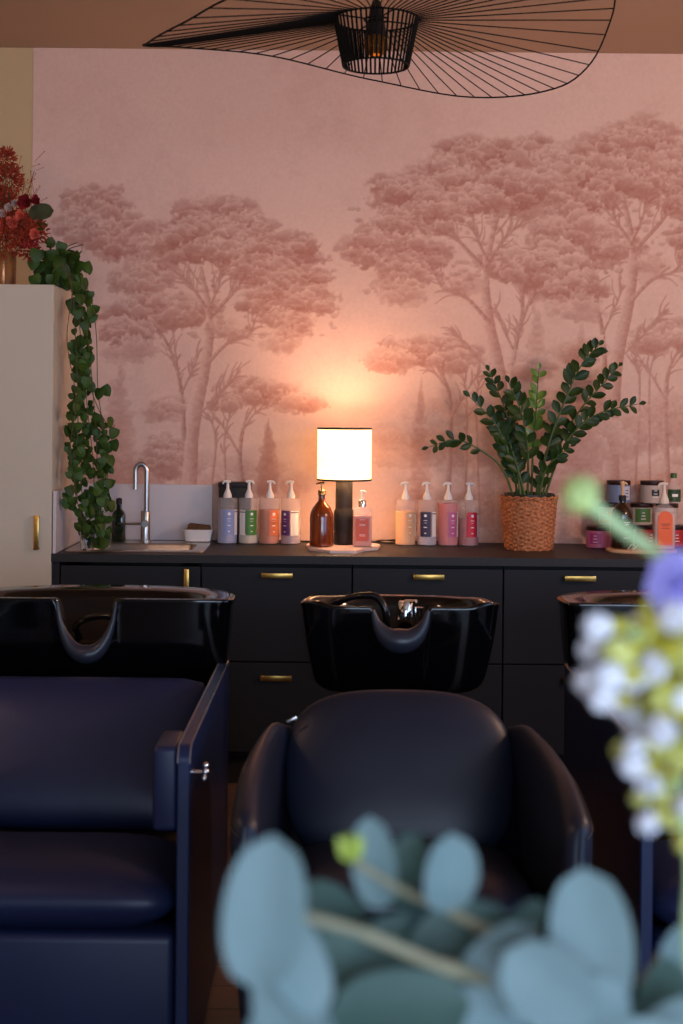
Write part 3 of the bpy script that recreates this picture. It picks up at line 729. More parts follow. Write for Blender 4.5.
# ------------------------------------------------------------------ jars and bottles at the right
tr = at(646, 550, 5.8)
ty0 = 5.76
b = MB(); p0, p1 = at(609.5, 550, 5.76), at(680, 550, 5.76)
b.lathe([(.2, 0), (.205, .003), (.205, .011), (.2, .014), (0, .014)], ((p0.x+p1.x)/2, 5.83, ZT), 48, ((p1.x-p0.x)/.41, .40), sq=3.2)
tag(obj('wooden_tray', b, M['wood']), 'oval pale wooden tray at the right end of the worktop', 'tray')
def jar(px, yb, Y, w, h, body, lid, lab, name='jar', label=None, lcol=None, zbase=None, frost=True):
    c = at(px, yb, Y); c = (c.x, Y, zbase); s_ = Y/F; R_ = w/2*s_; H = h*s_
    t = thing('cream_jar', lab, 'jar', c, 'cosmetic jars')
    b = MB(); b.lathe([(R_*.9, 0), (R_, .004), (R_, H*.8), (R_*.93, H*.84), (0, H*.84)], c, 32); obj('jar_body', b, body, t)
    b = MB(); b.lathe([(R_*.99, H*.81), (R_*1.01, H*.83), (R_*1.01, H-.002), (R_*.96, H), (0, H)], c, 32); obj('lid', b, lid, t)
    if label:
        b = MB(); a = label[0]; b.cylpatch(c, R_+.0006, a[0], a[1], H*label[1][0], H*label[1][1]); l = obj('jar_label', b, label[2], t)
        if len(label) > 3:
            b = MB()
            for q in range(3):
                b.cylpatch(c, R_+.0012, (a[0]+a[1])/2-.2+.04*q, (a[0]+a[1])/2+.2-.04*q, H*(.28+.14*q), H*(.28+.14*q)+.003)
            ink_on(l, b, label[3])
    return H
JY = 6.08; RH = 21.4*JY/F
pj = mat('pink_jar', (206, 112, 140), .4); gj = mat('grey_white_jar', (206, 192, 182), .4); rj = mat('red_jar', (186, 36, 40), .4); oj = mat('orange_jar', (226, 112, 58), .4)
bj = mat('slate_blue_jar', (112, 128, 160), .4); grj = mat('green_tin', (70, 112, 52), .4); plj = mat('pale_jar', (190, 170, 158), .4)
H1 = jar(598, 548, 6.0, 24, 21.6, pj, M['dark_lid'], 'pink jar with a dark lid standing beside the basket', label=((-.9, .1), (.2, .7), mat('magenta_label', (190, 60, 120), .4), M['ink']), zbase=ZT)
jar(623, 548, JY, 24, 21.6, gj, M['dark_lid'], 'jar hidden low behind the dark amber pump bottle on the wooden tray', zbase=ZT)
jar(649, 548, JY, 24, 21.6, rj, M['dark_lid'], 'red jar in the bottom row left of the orange-label bottle', label=((-.6, .6), (.2, .7), M['red'], M['ink']), zbase=ZT)
jar(674, 548, JY, 24, 21.6, rj, M['dark_lid'], 'red jar in the bottom row at the right edge', label=((-.6, .6), (.2, .7), M['red'], M['ink']), zbase=ZT)
z2 = ZT+21.6*JY/F
jar(610, 526, JY, 23, 21.6, gj, M['dark_lid'], 'jar with an orange label in the middle row above the pink jar', label=((-1.2, .2), (.1, .6), oj, M['ink']), zbase=z2)
jar(641, 526, JY, 22, 21.6, plj, M['dark_lid'], 'jar with a green label in the middle row', label=((-.75, .75), (.15, .78), grj, M['ink']), zbase=z2)
jar(667, 526, JY, 22, 21.6, plj, M['dark_lid'], 'plain pale jar in the middle row under the green-capped bottle', zbase=z2)
z3 = z2+21.6*JY/F
jar(618.5, 503, JY, 23.5, 22.5, bj, M['dark_lid'], 'slate blue jar with a dark lid on top of the stack', label=((.1, 1.0), (.15, .75), mat('pale_blue_label', (190, 190, 205), .5), M['ink_dark']), zbase=z3)
jar(652, 503, JY, 23.5, 22.5, plj, M['dark_lid'], 'white jar with a small black label on top of the stack', label=((-.25, .42), (.35, .62), M['ink_dark'], M['ink']), zbase=z3)
c = at(672, 503, JY); c = (c.x+.006, JY, z3)
t = thing('green_capped_bottle', 'clear bottle with a green cap and leafy label on top of the stacked jars', 'bottle', c)
b = MB(); b.lathe([(.028, 0), (.031, .004), (.031, .06), (.026, .082), (.013, .098), (.012, .112), (0, .112)], c, 28); obj('bottle_body', b, M['frost'], t)
b = MB(); b.cylpatch(c, .0318, -1.1, 1.1, .008, .062, 10); l = obj('bottle_label', b, mat('leafy_label', (52, 78, 44), .5, var=.6, scale=60), t)
b = MB(); b.cylpatch(c, .0324, -.4, .4, .03, .042, 5); ink_on(l, b, M['ink'])
b = MB(); b.lathe([(.0135, .11), (.014, .128), (.012, .131), (0, .131)], c, 18); obj('cap', b, mat('green_cap', (50, 92, 40), .4), t)
# dark amber bottle on the tray
ZW = ZT+.014
c = at(622, 547, 5.84); c = (c.x, 5.84, ZW); s_ = 5.84/F; R_ = 10.8*s_
t = thing('dark_amber_bottle', 'dark amber glass pump bottle standing on the left of the wooden tray', 'bottle', c)
b = MB(); b.lathe([(R_*.9, 0), (R_, .005), (R_, .14), (R_*.9, .158), (R_*.6, .178), (.013, .19), (.013, .2), (0, .2)], c, 32); obj('bottle_body', b, M['dark_amber'], t)
b = MB(); b.cylpatch(c, R_+.0006, -.7, .9, .03, .125, 10); l = obj('bottle_label', b, mat('dark_brown_label', (40, 26, 18), .5), t)
b = MB()
for zz, ww in ((.108, .3), (.1, .2), (.07, .25), (.045, .3)): b.cylpatch(c, R_+.0012, .25-ww, .25+ww, zz, zz+.003, 5)
ink_on(l, b, M['ink'])
b = MB(); b.lathe([(.0155, .198), (.0155, .218), (.012, .221), (0, .221)], c, 18); obj('collar', b, M['black_matt'], t)
b = MB(); b.lathe([(.007, .22), (.0065, .25), (.009, .262), (.01, .274), (.007, .28), (0, .28)], c, 14); b.tube([(c[0], c[1], c[2]+.27), (c[0]+.012, c[1], c[2]+.272), (c[0]+.02, c[1], c[2]+.266)], [.006, .005, .004], 8); obj('pump', b, mat('beige_pump', (216, 170, 126), .4), t)
# orange label bottle
c = at(662.5, 547, 5.84); c = (c.x, 5.82, ZW)
t = thing('orange_label_bottle', 'frosted flat pump bottle with an arched orange label on the wooden tray', 'bottle', c)
b = MB(); b.lathe([(.042, 0), (.046, .004), (.046, .155), (.043, .172), (.03, .18), (.019, .184), (.017, .192), (0, .192)], c, 44, (1, .62), sq=4.5); obj('bottle_body', b, M['frost'], t)
b = MB(); b.lathe([(.041, .003), (.043, .006), (.043, .15), (0, .15)], c, 44, (1, .62), sq=4.5); obj('liquid', b, mat('peach_liquid', (226, 176, 158), .5), t)
b = MB(); yl = c[1]-.0300
ol = [(-.030, .018), (.030, .018), (.030, .128)]+[(.030*math.cos(a), .128+.032*math.sin(a)) for a in [PI*k/10 for k in range(1, 10)]]+[(-.030, .128)]
f1 = [b.bm.verts.new((c[0]+x, yl, c[2]+z)) for x, z in ol]; f2 = [b.bm.verts.new((c[0]+x, yl+.0015, c[2]+z)) for x, z in ol]
b.bm.faces.new(f1); b.bm.faces.new(f2)
for i in range(len(ol)): b.bm.faces.new((f1[i], f1[(i+1) % len(ol)], f2[(i+1) % len(ol)], f2[i]))
l = obj('bottle_label', b, mat('orange_arch_label', (240, 104, 46), .5), t, False)
b = MB()
for zz, ww in ((.105, .02), (.098, .014), (.088, .016)): b.box(c[0]-ww, c[0]+ww, yl-.0006, yl, c[2]+zz, c[2]+zz+.0022)
ink_on(l, b, M['ink_dark'])
b = MB(); pump(b, .190, c, -1, 1.25); obj('pump', b, mat('pale_pump', (226, 206, 190), .4), t)
b = MB(); c = at(633, 548, 5.74); b.tube(spline([(c.x-.02, 5.745, ZW+.004), (c.x-.004, 5.742, ZW+.026), (c.x+.012, 5.742, ZW+.012), (c.x-.004, 5.74, ZW+.004), (c.x+.02, 5.742, ZW+.022)], 8), .0035, 6, flat=.5)
tag(obj('ribbon', b, M['white_plastic']), 'small looped white ribbon at the front of the wooden tray', 'ribbon')

# ------------------------------------------------------------------ things on the tall cupboard
vx = at(4, 270, 5.75).x
t = thing('glass_vase', 'honey coloured glass vase on top of the cream cupboard', 'vase', (vx, 5.75, ZTALL))
b = MB(); b.lathe([(.04, 0), (.045, .004), (.046, .12), (.044, .15), (.041, .15), (.042, .12), (.041, .01), (0, .008)], (vx, 5.75, ZTALL), 28, sq=4); obj('vase_wall', b, M['vase_amber'], t)
t = thing('dried_bouquet', 'bouquet of dried orange and red flowers in the honey coloured vase', 'flowers', (vx, 5.75, ZTALL+.01))
b = MB()
tips = []
for k in range(26):
    px = random.uniform(-40, 40); py = random.uniform(150, 245); Y = 5.75+random.uniform(-.1, .12); p = at(px, py, Y); tips.append(p)
    b.tube(spline([(vx+random.uniform(-.02, .02), 5.75+random.uniform(-.02, .02), ZTALL+.02), (vx+(p.x-vx)*.3, 5.75, ZTALL+.15), p], 4), .0015, 5)
obj('stems', b, M['dry_green'], t)
def plume(px, py, r, n, m, Y=5.75, name='plume', up=.5):
    b = MB(); c = at(px, py, Y); s_ = Y/F; r = r*s_
    for _ in range(n):
        d = V((random.gauss(0, 1), random.gauss(0, 1), random.gauss(up, 1))).normalized(); q = random.random()**.4*r
        p = c+d*q; b.leaf(p, (d+V((random.uniform(-.5, .5), random.uniform(-.5, .5), random.uniform(-.3, .6)))), V((random.random()-.5, -1, random.random()-.5)), random.uniform(.01, .028), random.uniform(.004, .010), .2, .2, 3)
    return obj(name, b, m, t)
plume(8, 180, 15, 420, M['dry_orange']); plume(4, 160, 11, 240, M['dry_orange']); plume(2, 205, 18, 420, M['dry_orange']); plume(14, 228, 18, 520, M['dry_orange'], 5.7)
plume(32, 232, 14, 300, M['dry_orange'], 5.72); plume(2, 240, 18, 420, M['dry_orange'], 5.68); plume(-14, 200, 18, 400, M['dry_orange'], 5.8)
plume(24, 245, 14, 260, M['dry_orange'], 5.7); plume(30, 250, 9, 120, M['dry_red'], 5.7)
def blossom(px, py, r, m, Y=5.66, n=14):
    b = MB(); c = at(px, py, Y); r = r*Y/F
    for k in range(n):
        a = 2*PI*k/n*2.4; e = .2+.8*k/n; d = V((math.cos(a)*e, -.5, math.sin(a)*e))
        b.leaf(c, d, V((0, -1, 0))+d*.3, r*(.8+.4*random.random()), r*.75, -.2, .35, 5, 'round')
    return obj('dried_blossom', b, m, t)
blossom(26, 203, 10, M['dry_red']); blossom(36, 201, 7, M['dry_red']); blossom(13, 223, 9, M['dry_pink']); blossom(20, 216, 7, M['dry_pink']); blossom(35, 234, 8, M['dry_pink'], 5.64)
blossom(-2, 228, 10, M['dry_pink']); blossom(9, 208, 6, M['dry_white']); blossom(15, 204, 5, M['dry_white']); blossom(3, 214, 6, M['dry_white'])
b = MB(); p = at(28, 214, 5.7)
b.leaf(p, V((1, -.05, .18)), V((0, -1, .3)), .105, .075, .1, .1, 8, 'round'); obj('dried_leaf', b, M['dry_green'], t)
# fine red sprigs
b = MB()
for k in range(60):
    c = at(random.uniform(-5, 38), random.uniform(160, 215), 5.75); d = V((random.uniform(-.2, .9), 0, random.uniform(.1, 1))).normalized(); e = c+d*random.uniform(.02, .06)
    b.tube([c, e], .0008, 4); b.ball(e, .0028, 6)
obj('fine_sprigs', b, M['dry_orange'], t)

# trailing plant
px_, pY = at(50, 275, 5.86).x, 5.86
t = thing('trailing_plant', 'green trailing plant on the cream cupboard, its vine hanging down to the sink', 'plant', (px_, pY, ZTALL))
b = MB(); b.lathe([(.04, 0), (.045, .003), (.055, .09), (.057, .095), (.052, .096), (.05, .08), (0, .08)], (px_, pY, ZTALL), 28); obj('pot', b, M['terracotta'], t)
bs = MB(); bl = MB()
XLIM = XSIDE+.018
def heart(p, size, mb=bl):
    if p.z < ZTALL+.02 and p.x < XLIM+.014: p = V((XLIM+.014, p.y, p.z))
    az = random.uniform(-1.1, 1.1); nv = V((math.sin(az), -math.cos(az), random.uniform(-.1, .7))).normalized()
    d = V((random.uniform(-.5, .7), random.uniform(-.4, .1), -1 if random.random() < .75 else .2)).normalized()
    if p.z < ZTALL and p.x < XLIM+.04 and d.x < 0: d.x = -d.x
    mb.leaf(p, d, nv, size, size*.92, .2, -.18, 7, 'heart')
# mound
for _ in range(95):
    px = random.gauss(58, 13); py = random.gauss(268, 15)
    if py > 288 and px < 66: py = 284
    px = min(max(px, 34), 84)
    Y = 5.72+random.uniform(-.09, .12); p = at(px, py, Y)
    if p.z < ZTALL+.05 and p.x < XLIM: p.z = ZTALL+.05
    heart(p, random.uniform(.04, .062))
for _ in range(8):
    p = at(random.uniform(50, 84), random.uniform(240, 285), 5.7)
    bs.tube(spline([(px_, pY, ZTALL+.085), (V((px_, pY, ZTALL+.085))+p)/2+V((0, 0, .03)), p], 5), .002, 5)
lines = [([(62, 262), (76, 284), (80, 330), (84, 400), (80, 470), (88, 530)], 5.66), ([(66, 262), (84, 284), (88, 330), (86, 390), (92, 450), (96, 520)], 5.72), ([(60, 264), (72, 290), (76, 350), (78, 420), (74, 480), (82, 520)], 5.60),
         ([(66, 260), (88, 290), (96, 330), (98, 390), (104, 430), (108, 460), (106, 500)], 5.72), ([(66, 264), (80, 300), (90, 360), (95, 420), (98, 480), (100, 530)], 5.64), ([(62, 262), (72, 288), (67, 340), (76, 400), (70, 450), (78, 500)], 5.55),
         ([(88, 380), (98, 408), (110, 428), (115, 425)], 5.66)]
for pl, Y in lines:
    P = [at(px, py, Y) for px, py in pl]
    P = [V((max(p.x, XLIM+.004) if p.z < ZTALL+.01 else p.x, p.y, p.z)) for p in P]; Q = spline(P, 10); bs.tube(Q, .0017, 5)
dens = []
for _ in range(420):
    py = random.uniform(288, 540)
    w = 9 if py < 380 else 9+(py-380)/60*13 if py < 440 else 22 if py < 500 else 22-(py-500)/40*11
    if py < 400 and random.random() < .5: continue
    cxp = 84+4*math.sin(py*.03) if py < 500 else 88+(py-500)*.2
    px = cxp+random.uniform(-w, w); p = at(px, py, random.uniform(5.58, 5.76)); heart(p, random.uniform(.026, .047))
for px, py in ((113, 425), (112, 440), (110, 443), (100, 388), (103, 386), (106, 500), (112, 500), (109, 455), (116, 428), (85, 262), (88, 263)):
    heart(at(px, py, 5.68), .05)
obj('vine_stems', bs, M['ivy_stem'], t); obj('foliage', bl, M['ivy'], t)

# ------------------------------------------------------------------ pendant
PY = 4.13; pcx = at(376, 40, PY).x
t = thing('pendant_lamp', 'large black wire pendant lamp with a wavy wide brim and a basket cage', 'lamp', (pcx, PY, 2.5))
keys = [(0, 2.574), (30, 2.657), (60, 2.694), (90, 2.635), (120, 2.555), (150, 2.534), (165, 2.571), (180, 2.65), (210, 2.71), (240, 2.69), (270, 2.62), (300, 2.56), (307, 2.546), (320, 2.519), (340, 2.522), (350, 2.546), (360, 2.574)]
def rimz(a):
    n = len(keys)-1
    for i in range(n):
        (a0, z0_), (a1, z1_) = keys[i], keys[i+1]
        if a0 <= a <= a1:
            pa, pz = keys[i-1] if i else (keys[n-1][0]-360, keys[n-1][1]); na, nz = keys[i+2] if i+2 <= n else (keys[1][0]+360, keys[1][1])
            m0 = (z1_-pz)/(a1-pa)*(a1-a0); m1 = (nz-z0_)/(na-a0)*(a1-a0); q = (a-a0)/(a1-a0)
            return (2*q**3-3*q*q+1)*z0_+(q**3-2*q*q+q)*m0+(-2*q**3+3*q*q)*z1_+(q**3-q*q)*m1
Rb = .686; bcx = .097
def rimp(a):
    r = math.radians(a); p = V((bcx-Rb*math.cos(r), PY+Rb*math.sin(r), rimz(a % 360))); 
    # roll of the camera
    p.z += math.sin(ROLL)*(p.x)*1.0; return p
b = MB(); b.tube([rimp(a) for a in range(0, 360, 3)], .0027, 6, closed=True); obj('brim_ring', b, M['wire'], t)
b = MB(); ztp, zbt = 2.652, 2.516
NS = 66
for k in range(NS):
    a = 360*k/NS; r = math.radians(a); b.tube([(pcx-.124*math.cos(r), PY+.124*math.sin(r), ztp), rimp(a)], .0019, 5)
obj('brim_wires', b, M['wire'], t)
b = MB()
circ = lambda R_, z: [(pcx+R_*math.cos(2*PI*k/48), PY+R_*math.sin(2*PI*k/48), z) for k in range(48)]
b.tube(circ(.124, ztp), .003, 6, closed=True); b.tube(circ(.097, zbt), .003, 6, closed=True); b.tube(circ(.035, ztp), .003, 6, closed=True)
for k in range(48):
    a = 2*PI*k/48; b.tube([(pcx+.124*math.cos(a), PY+.124*math.sin(a), ztp), (pcx+.097*math.cos(a), PY+.097*math.sin(a), zbt)], .0033, 5)
for k in range(4):
    a = PI/2*k+.4; b.tube([(pcx+.124*math.cos(a), PY+.124*math.sin(a), ztp), (pcx+.03*math.cos(a), PY+.03*math.sin(a), ztp)], .0025, 5)
obj('cage', b, M['wire'], t)
b = MB(); b.lathe([(.006, .19), (.012, .185), (.02, .16), (.024, .13), (.03, .1), (.031, .08), (0, .08)][::-1], (pcx, PY, 2.522), 20); obj('socket', b, M['black_satin'], t)
b = MB(); b.tube([(pcx, PY, 2.7), (pcx, PY, ZCEIL)], .0035, 6); obj('cord', b, M['black_matt'], t)
b = MB(); b.lathe([(0, -.03), (.05, -.03), (.055, -.005), (.055, 0), (0, 0)], (pcx, PY, ZCEIL), 28); obj('ceiling_rose', b, M['black_matt'], t)
b = MB(); b.lathe([(0, .022), (.014, .022), (.03, .032), (.036, .05), (.034, .07), (.022, .09), (.016, .1)], (pcx, PY, 2.522), 24); bu = obj('bulb', b, see_through('amber_bulb_glass', (120, 90, 40), .25, .05, (225, 190, 120)), t)
b = MB(); b.ball((pcx, PY, 2.549), .009, 10, (1.3, 1.3, .35))  # glowing flat ball imitating the gold reflection low in the bulb glass
obj('bulb_glint', b, mat('gold_glint', (255, 150, 50), .5, emit=(255, 150, 60), es=1.2), bu)

# ------------------------------------------------------------------ backwash units
def basin_mesh(cx, y0, y1, a, ztop_f, ztop_b, zbot, nf, nb, fd, taper, notch_w, notch_d, ear=0, lip=.02, depth=.17):
    """bowl with a straight front of half-depth fd, a rounder back, and a neck notch cut in the front rim"""
    cy = y0+fd; bd = y1-cy; NK = 300
    def plan(k, s, sy=None):
        ang = 2*PI*k/NK; ca, sa = math.cos(ang), math.sin(ang); n = nf if sa < 0 else nb; q = (abs(ca)**n+abs(sa)**n)**(-1/n)
        return ca*q*a*s, sa*q*(fd if sa < 0 else bd)*(sy or s)
    def rim(x, y):
        z = ztop_f+(ztop_b-ztop_f)*(y+fd)/(fd+bd)
        if y < 0 and abs(x) < notch_w*1.02:
            u = abs(x)/notch_w; z -= notch_d*max(0, 1-u**2.4)**.62
        if ear: z += ear*math.exp(-((abs(x)-a*.9)/.035)**2)*(.4+.6*(y < 0))
        return z
    rows = []
    def row(s, sy, fz):
        r = []
        for k in range(NK):
            x, y = plan(k, s, sy); X0, Y0 = plan(k, 1, 1); r.append(V((cx+x, cy+y, fz(rim(X0, Y0)))))
        rows.append(r)
    row(.02, .02, lambda z: zbot)
    for t_ in (1, .985, .95, .9, .8, .65, .5, .35, .2, .1, .04):
        s = 1-taper*t_**1.5
        if t_ > .85: s -= .16*(1-math.sqrt(max(0, 1-((t_-.85)/.15)**2)))
        row(s, 1-.35*t_**1.5, lambda z, t_=t_: z-.012+(zbot-z+.012)*t_)
    sl = lip/a
    row(1.012, 1.012, lambda z: z-.008); row(1.012, 1.012, lambda z: z-.002); row(1.0, 1.0, lambda z: z); row(1-sl*.8, 1-sl*1.2, lambda z: z)
    row(1-sl*1.1, 1-sl*1.6, lambda z: z-.006)
    for t_ in (.15, .35, .6, .8, .93, 1): row((1-sl*1.2)*(1-.3*t_**2.2), (1-sl*1.8)*(1-.3*t_**2.2), lambda z, t_=t_: (z-.01)+(ztop_f-depth-z+.01)*t_)
    row(.3, .3, lambda z: ztop_f-depth-.012); row(.02, .02, lambda z: ztop_f-depth-.014)
    b = MB(); vs = b.quadgrid(rows, cu=True); b.cap(vs[0]); b.cap(vs[-1]); return b
def basin_fittings(t, cx, ybk, z, hx=-.1):
    """mixer and hand shower at the back of the bowl"""
    b = MB(); b.lathe([(.024, 0), (.024, .05), (.02, .055), (0, .055)], (cx+.03, ybk, z-.03), 20); b.lathe([(.016, 0), (.016, .03), (0, .032)], (cx+.072, ybk-.01, z-.02), 16)
    b.tube([(cx+.03, ybk, z+.022), (cx+.06, ybk-.03, z+.03)], [.009, .005], 8); obj('mixer', b, M['chrome'], t)
    b = MB(); b.tube(spline([(cx-.03, ybk-.10, z-.05), (cx-.035, ybk-.11, z+.012), (cx-.06, ybk-.1, z+.05), (cx-.11, ybk-.09, z+.052), (cx-.16, ybk-.06, z+.035), (cx-.19, ybk-.02, z+.01)], 8), [.011]*20+[.010]*21, 10); obj('shower_hose', b, M['black_satin'], t)

# rounded tub unit (centre)
UX, UY = .147, 3.2
t = thing('backwash_chair', 'rounded black tub backwash chair with a basin, in the middle', 'chair', (UX, 3.3, 0))
# tub wall: plan path of the outer edge, heights
path = [(-.360, -.45, .680), (-.360, -.40, .704), (-.358, -.25, .732), (-.350, -.10, .742), (-.336, .04, .748), (-.314, .17, .745), (-.262, .28, .71), (-.14, .35, .69), (0, .37, .69)]
path = path+[(-x, y, z) for x, y, z in path[-2::-1]]
P = spline([V(p) for p in path], 6)
rows = []
for i, p in enumerate(P):
    d = (P[min(i+1, len(P)-1)]-P[max(i-1, 0)]); d.z = 0; d.normalize(); nrm = V((d.y, -d.x, 0))   # inward
    if (V((0, -.1, 0))-V((p.x, p.y, 0))).dot(nrm) < 0: nrm = -nrm
    e = min(i, len(P)-1-i); sq = 1 if e > 4 else (.45, .68, .84, .94, .985)[e]
    zt = p.z; base = V((p.x, p.y, 0)); low = .06
    th = .066-.026*min(1, e/(len(P)*.3)); w = th*sq; inset = (th-w)/2
    prof = [(.05+inset, low), (.028+inset, .25), (.008+inset, .45), (inset, zt-.05), (inset+w*.04, zt-.022), (inset+w*.16, zt-.006), (inset+w*.38, zt+.002), (inset+w*.62, zt-.001), (inset+w*.84, zt-.012), (inset+w*.96, zt-.03), (inset+w, zt-.06), (inset+w*1.05, .5), (inset+w*1.1, .3), (inset+w*1.1, low)]
    rows.append([V((UX, UY, 0))+base+nrm*o_+V((0, 0, z_)) for o_, z_ in prof])
b = MB(); vs = b.quadgrid(rows, cu=True); b.cap(vs[0]); b.cap(vs[-1])
obj('tub_shell', b, M['leather'], t, ang=70)
# piping seam along the tub's top outer edge
b = MB(); b.tube([r[4]+V((0, 0, .002)) for r in rows], .0026, 6); obj('piping', b, M['rubber'], t)
def pad(mb, cx, cy, cz, hw, hh, th_, rotx, n=3.2, puff=.35, NU=40, NV=8, hb=None):
    """soft upholstered panel: superellipse outline, domed faces; lies in the XZ plane, tilted about X"""
    R = Matrix.Rotation(rotx, 3, 'X')
    def P2(k, s): 
        a = 2*PI*k/NU; ca, sa = math.cos(a), math.sin(a); q = (abs(ca)**n+abs(sa)**n)**(-1/n); 
        return ca*q*hw*s*(1 if hb is None else 1+(hb-1)*(.5-.5*sa*q)), sa*q*hh*s
    rows = []
    for sgn in (-1, 1):
        rr = []
        for j in range(NV+1):
            s = math.sin(PI/2*j/NV); d_ = th_/2*(max(0, 1-s**4))**.5
            d_ = d_*(.75+.25*(1-s*s))
            rr.append([V((cx, cy, cz))+R@V((P2(k, max(s, .01))[0], sgn*d_, P2(k, max(s, .01))[1])) for k in range(NU)])
        rows += rr if sgn == -1 else rr[::-1][1:]
    vs = mb.quadgrid(rows, cu=True); mb.cap(vs[0]); mb.cap(vs[-1])
b = MB(); pad(b, UX, UY+.15, .622, .281, .212, .12, math.radians(-25), 3.0, NU=64, NV=10, hb=.95); obj('backrest', b, M['leather'], t, ang=80)
b = MB(); pad(b, UX, UY-.10, .46, .268, .30, .14, math.radians(-97), 5, NU=64, NV=10); obj('seat', b, M['leather'], t, ang=80)
b = MB(); b.box(UX-.275, UX+.275, UY-.40, UY+.25, .08, .41, .03, 3); obj('seat_base', b, M['leather'], t)
b = MB(); c = at(292, 719.5, 3.36); b.box(c.x-.014, c.x+.014, c.y-.003, c.y+.0, c.z-.004, c.z+.004, .0015, rot=Matrix.Rotation(-.45, 4, 'Y')); obj('metal_tag', b, M['steel'], t)
b = basin_mesh(UX+.022, 3.86, 4.32, .276, .958, .932, .712, 4.5, 2.6, .10, .16, .081, .072, ear=.014); obj('basin', b, M['black_gloss'], t, ang=60)
bx_ = UX+.022
b = MB(); pts = []; rr = []
for k in range(21):
    u = -1+2*k/20; pts.append((bx_+u*.077, 3.862, .948-.084*max(0, 1-abs(u)**2.3)**.7)); rr.append(.006+.029*(1-abs(u)**2))
b.tube(pts, rr, 12, flat=1.0)
obj('neck_rest', b, M['gel'], t)
basin_fittings(t, bx_, 4.22, .90)
b = MB(); b.lathe([(.16, 0), (.165, .02), (.11, .05), (.09, .3), (.1, .6), (.14, .71), (0, .71)], (bx_, 4.12, .0), 32, (1.1, .8), sq=3); obj('pedestal', b, M['black_satin'], t)

# boxy units
def boxy(label, cx):
    t = thing('boxy_backwash_chair', label, 'chair', (cx, 3.5, 0), 'boxy backwash units')
    HW = .40; PT = .028; YF0, YB = 3.01, 4.05; ZP = .772
    for sg in (-1, 1):
        x1 = cx+sg*HW; x0 = x1-sg*PT
        xa, xb = min(x0, x1), max(x0, x1); r = .035
        prof = [(YB, .02), (YF0, .02), (YF0, ZP-r)]+[(YF0+r-r*math.cos(a), ZP-r+r*math.sin(a)) for a in [PI/2*k/8 for k in range(1, 9)]]+[(YB-.1, ZP), (YB, ZP)]
        b = MB(); e = .003
        R3 = [[V((x, y, z)) for y, z in prof] for x in (xa+e, xb-e)]
        def ins(pl, x, q):
            cy_, cz_ = (YF0+YB)/2, ZP/2
            return [V((x, y+(q if y < cy_ else -q), z+(q if z < cz_ else -q))) for y, z in pl]
        vs = b.quadgrid([ins(prof, xa, e), R3[0], R3[1], ins(prof, xb, e)], cu=True); b.cap(vs[0]); b.cap(vs[-1])
        sp_ = obj('side_panel', b, M['panel'], t, ang=30)
        # light edge lines either side of the top edge
        b = MB()
        for x in (xa+.001, xb-.001): b.tube([(x, y, z) for y, z in prof[2:]], .0022, 6)
        obj('edge_trim', b, M['edge'], sp_)
        # armrest inside
        xi = x0; xj = xi-sg*.055
        b = MB(); b.box(min(xi, xj), max(xi, xj), YF0+.012, 3.19, .585, ZP-.004, .012, 3); obj('armrest', b, M['leather_blue'], t)
        # chrome knob outside
        if sg < 0: continue
        kx = x1+sg*.001; ky, kz = YF0+.035, at(200, 783.5, 2.95).z
        b = MB(); b.tube([(kx, ky, kz), (kx+sg*.022, ky, kz)], .0042, 10); b.tube([(kx, ky, kz), (kx+sg*.003, ky, kz)], .008, 12)
        b.ball((kx+sg*.029, ky, kz), .0085, 12, (1, 1, .9)); b.ball((kx+sg*.029, ky, kz+.014), .0075, 12); b.ball((kx+sg*.026, ky, kz-.014), .0065, 12)
        obj('chrome_knob', b, M['chrome'], t)
    b = MB(); hw = HW-PT-.004
    pad(b, cx, 3.725, .585, hw, .205, .12, math.radians(-30), 12, NU=64, NV=10); obj('backrest', b, M['leather_blue'], t, ang=80)
    b = MB(); pad(b, cx, 3.285, .395, hw, .275, .18, math.radians(-97), 12, NU=64, NV=10); obj('seat', b, M['leather_blue'], t, ang=80)
    b = MB(); b.box(cx-hw, cx+hw, 3.025, 3.13, .04, .362, .02, 3); obj('front_panel', b, M['leather_blue'], t)
    b = MB(); b.box(cx-hw, cx+hw, 3.12, 3.95, .03, .31, .01); obj('base', b, M['black_matt'], t)
    b = basin_mesh(cx, 3.97, 4.46, HW+.008, .958, .936, .70, 7, 2.4, .08, .05, .088, .15, lip=.07); obj('basin', b, M['black_gloss'], t, ang=60)
    b = MB(); pts = []; rr = []
    for k in range(25):
        u = -1+2*k/24; pts.append((cx+u*.084, 3.972, .95-.15*max(0, 1-abs(u)**2.3)**.66)); rr.append(.004+.024*(1-abs(u)**1.6))
    b.tube(pts, rr, 12); obj('neck_rest', b, M['gel'], t)
    basin_fittings(t, cx+.1, 4.30, .82)
    b = MB(); b.box(cx-.3, cx+.3, 4.08, 4.35, 0, .71, .03, 3); obj('pedestal', b, M['black_satin'], t)
boxy('wide boxy black backwash chair with flat side panels at the left edge', -.718)
boxy('wide boxy black backwash chair at the right edge behind the white flowers', 1.052)

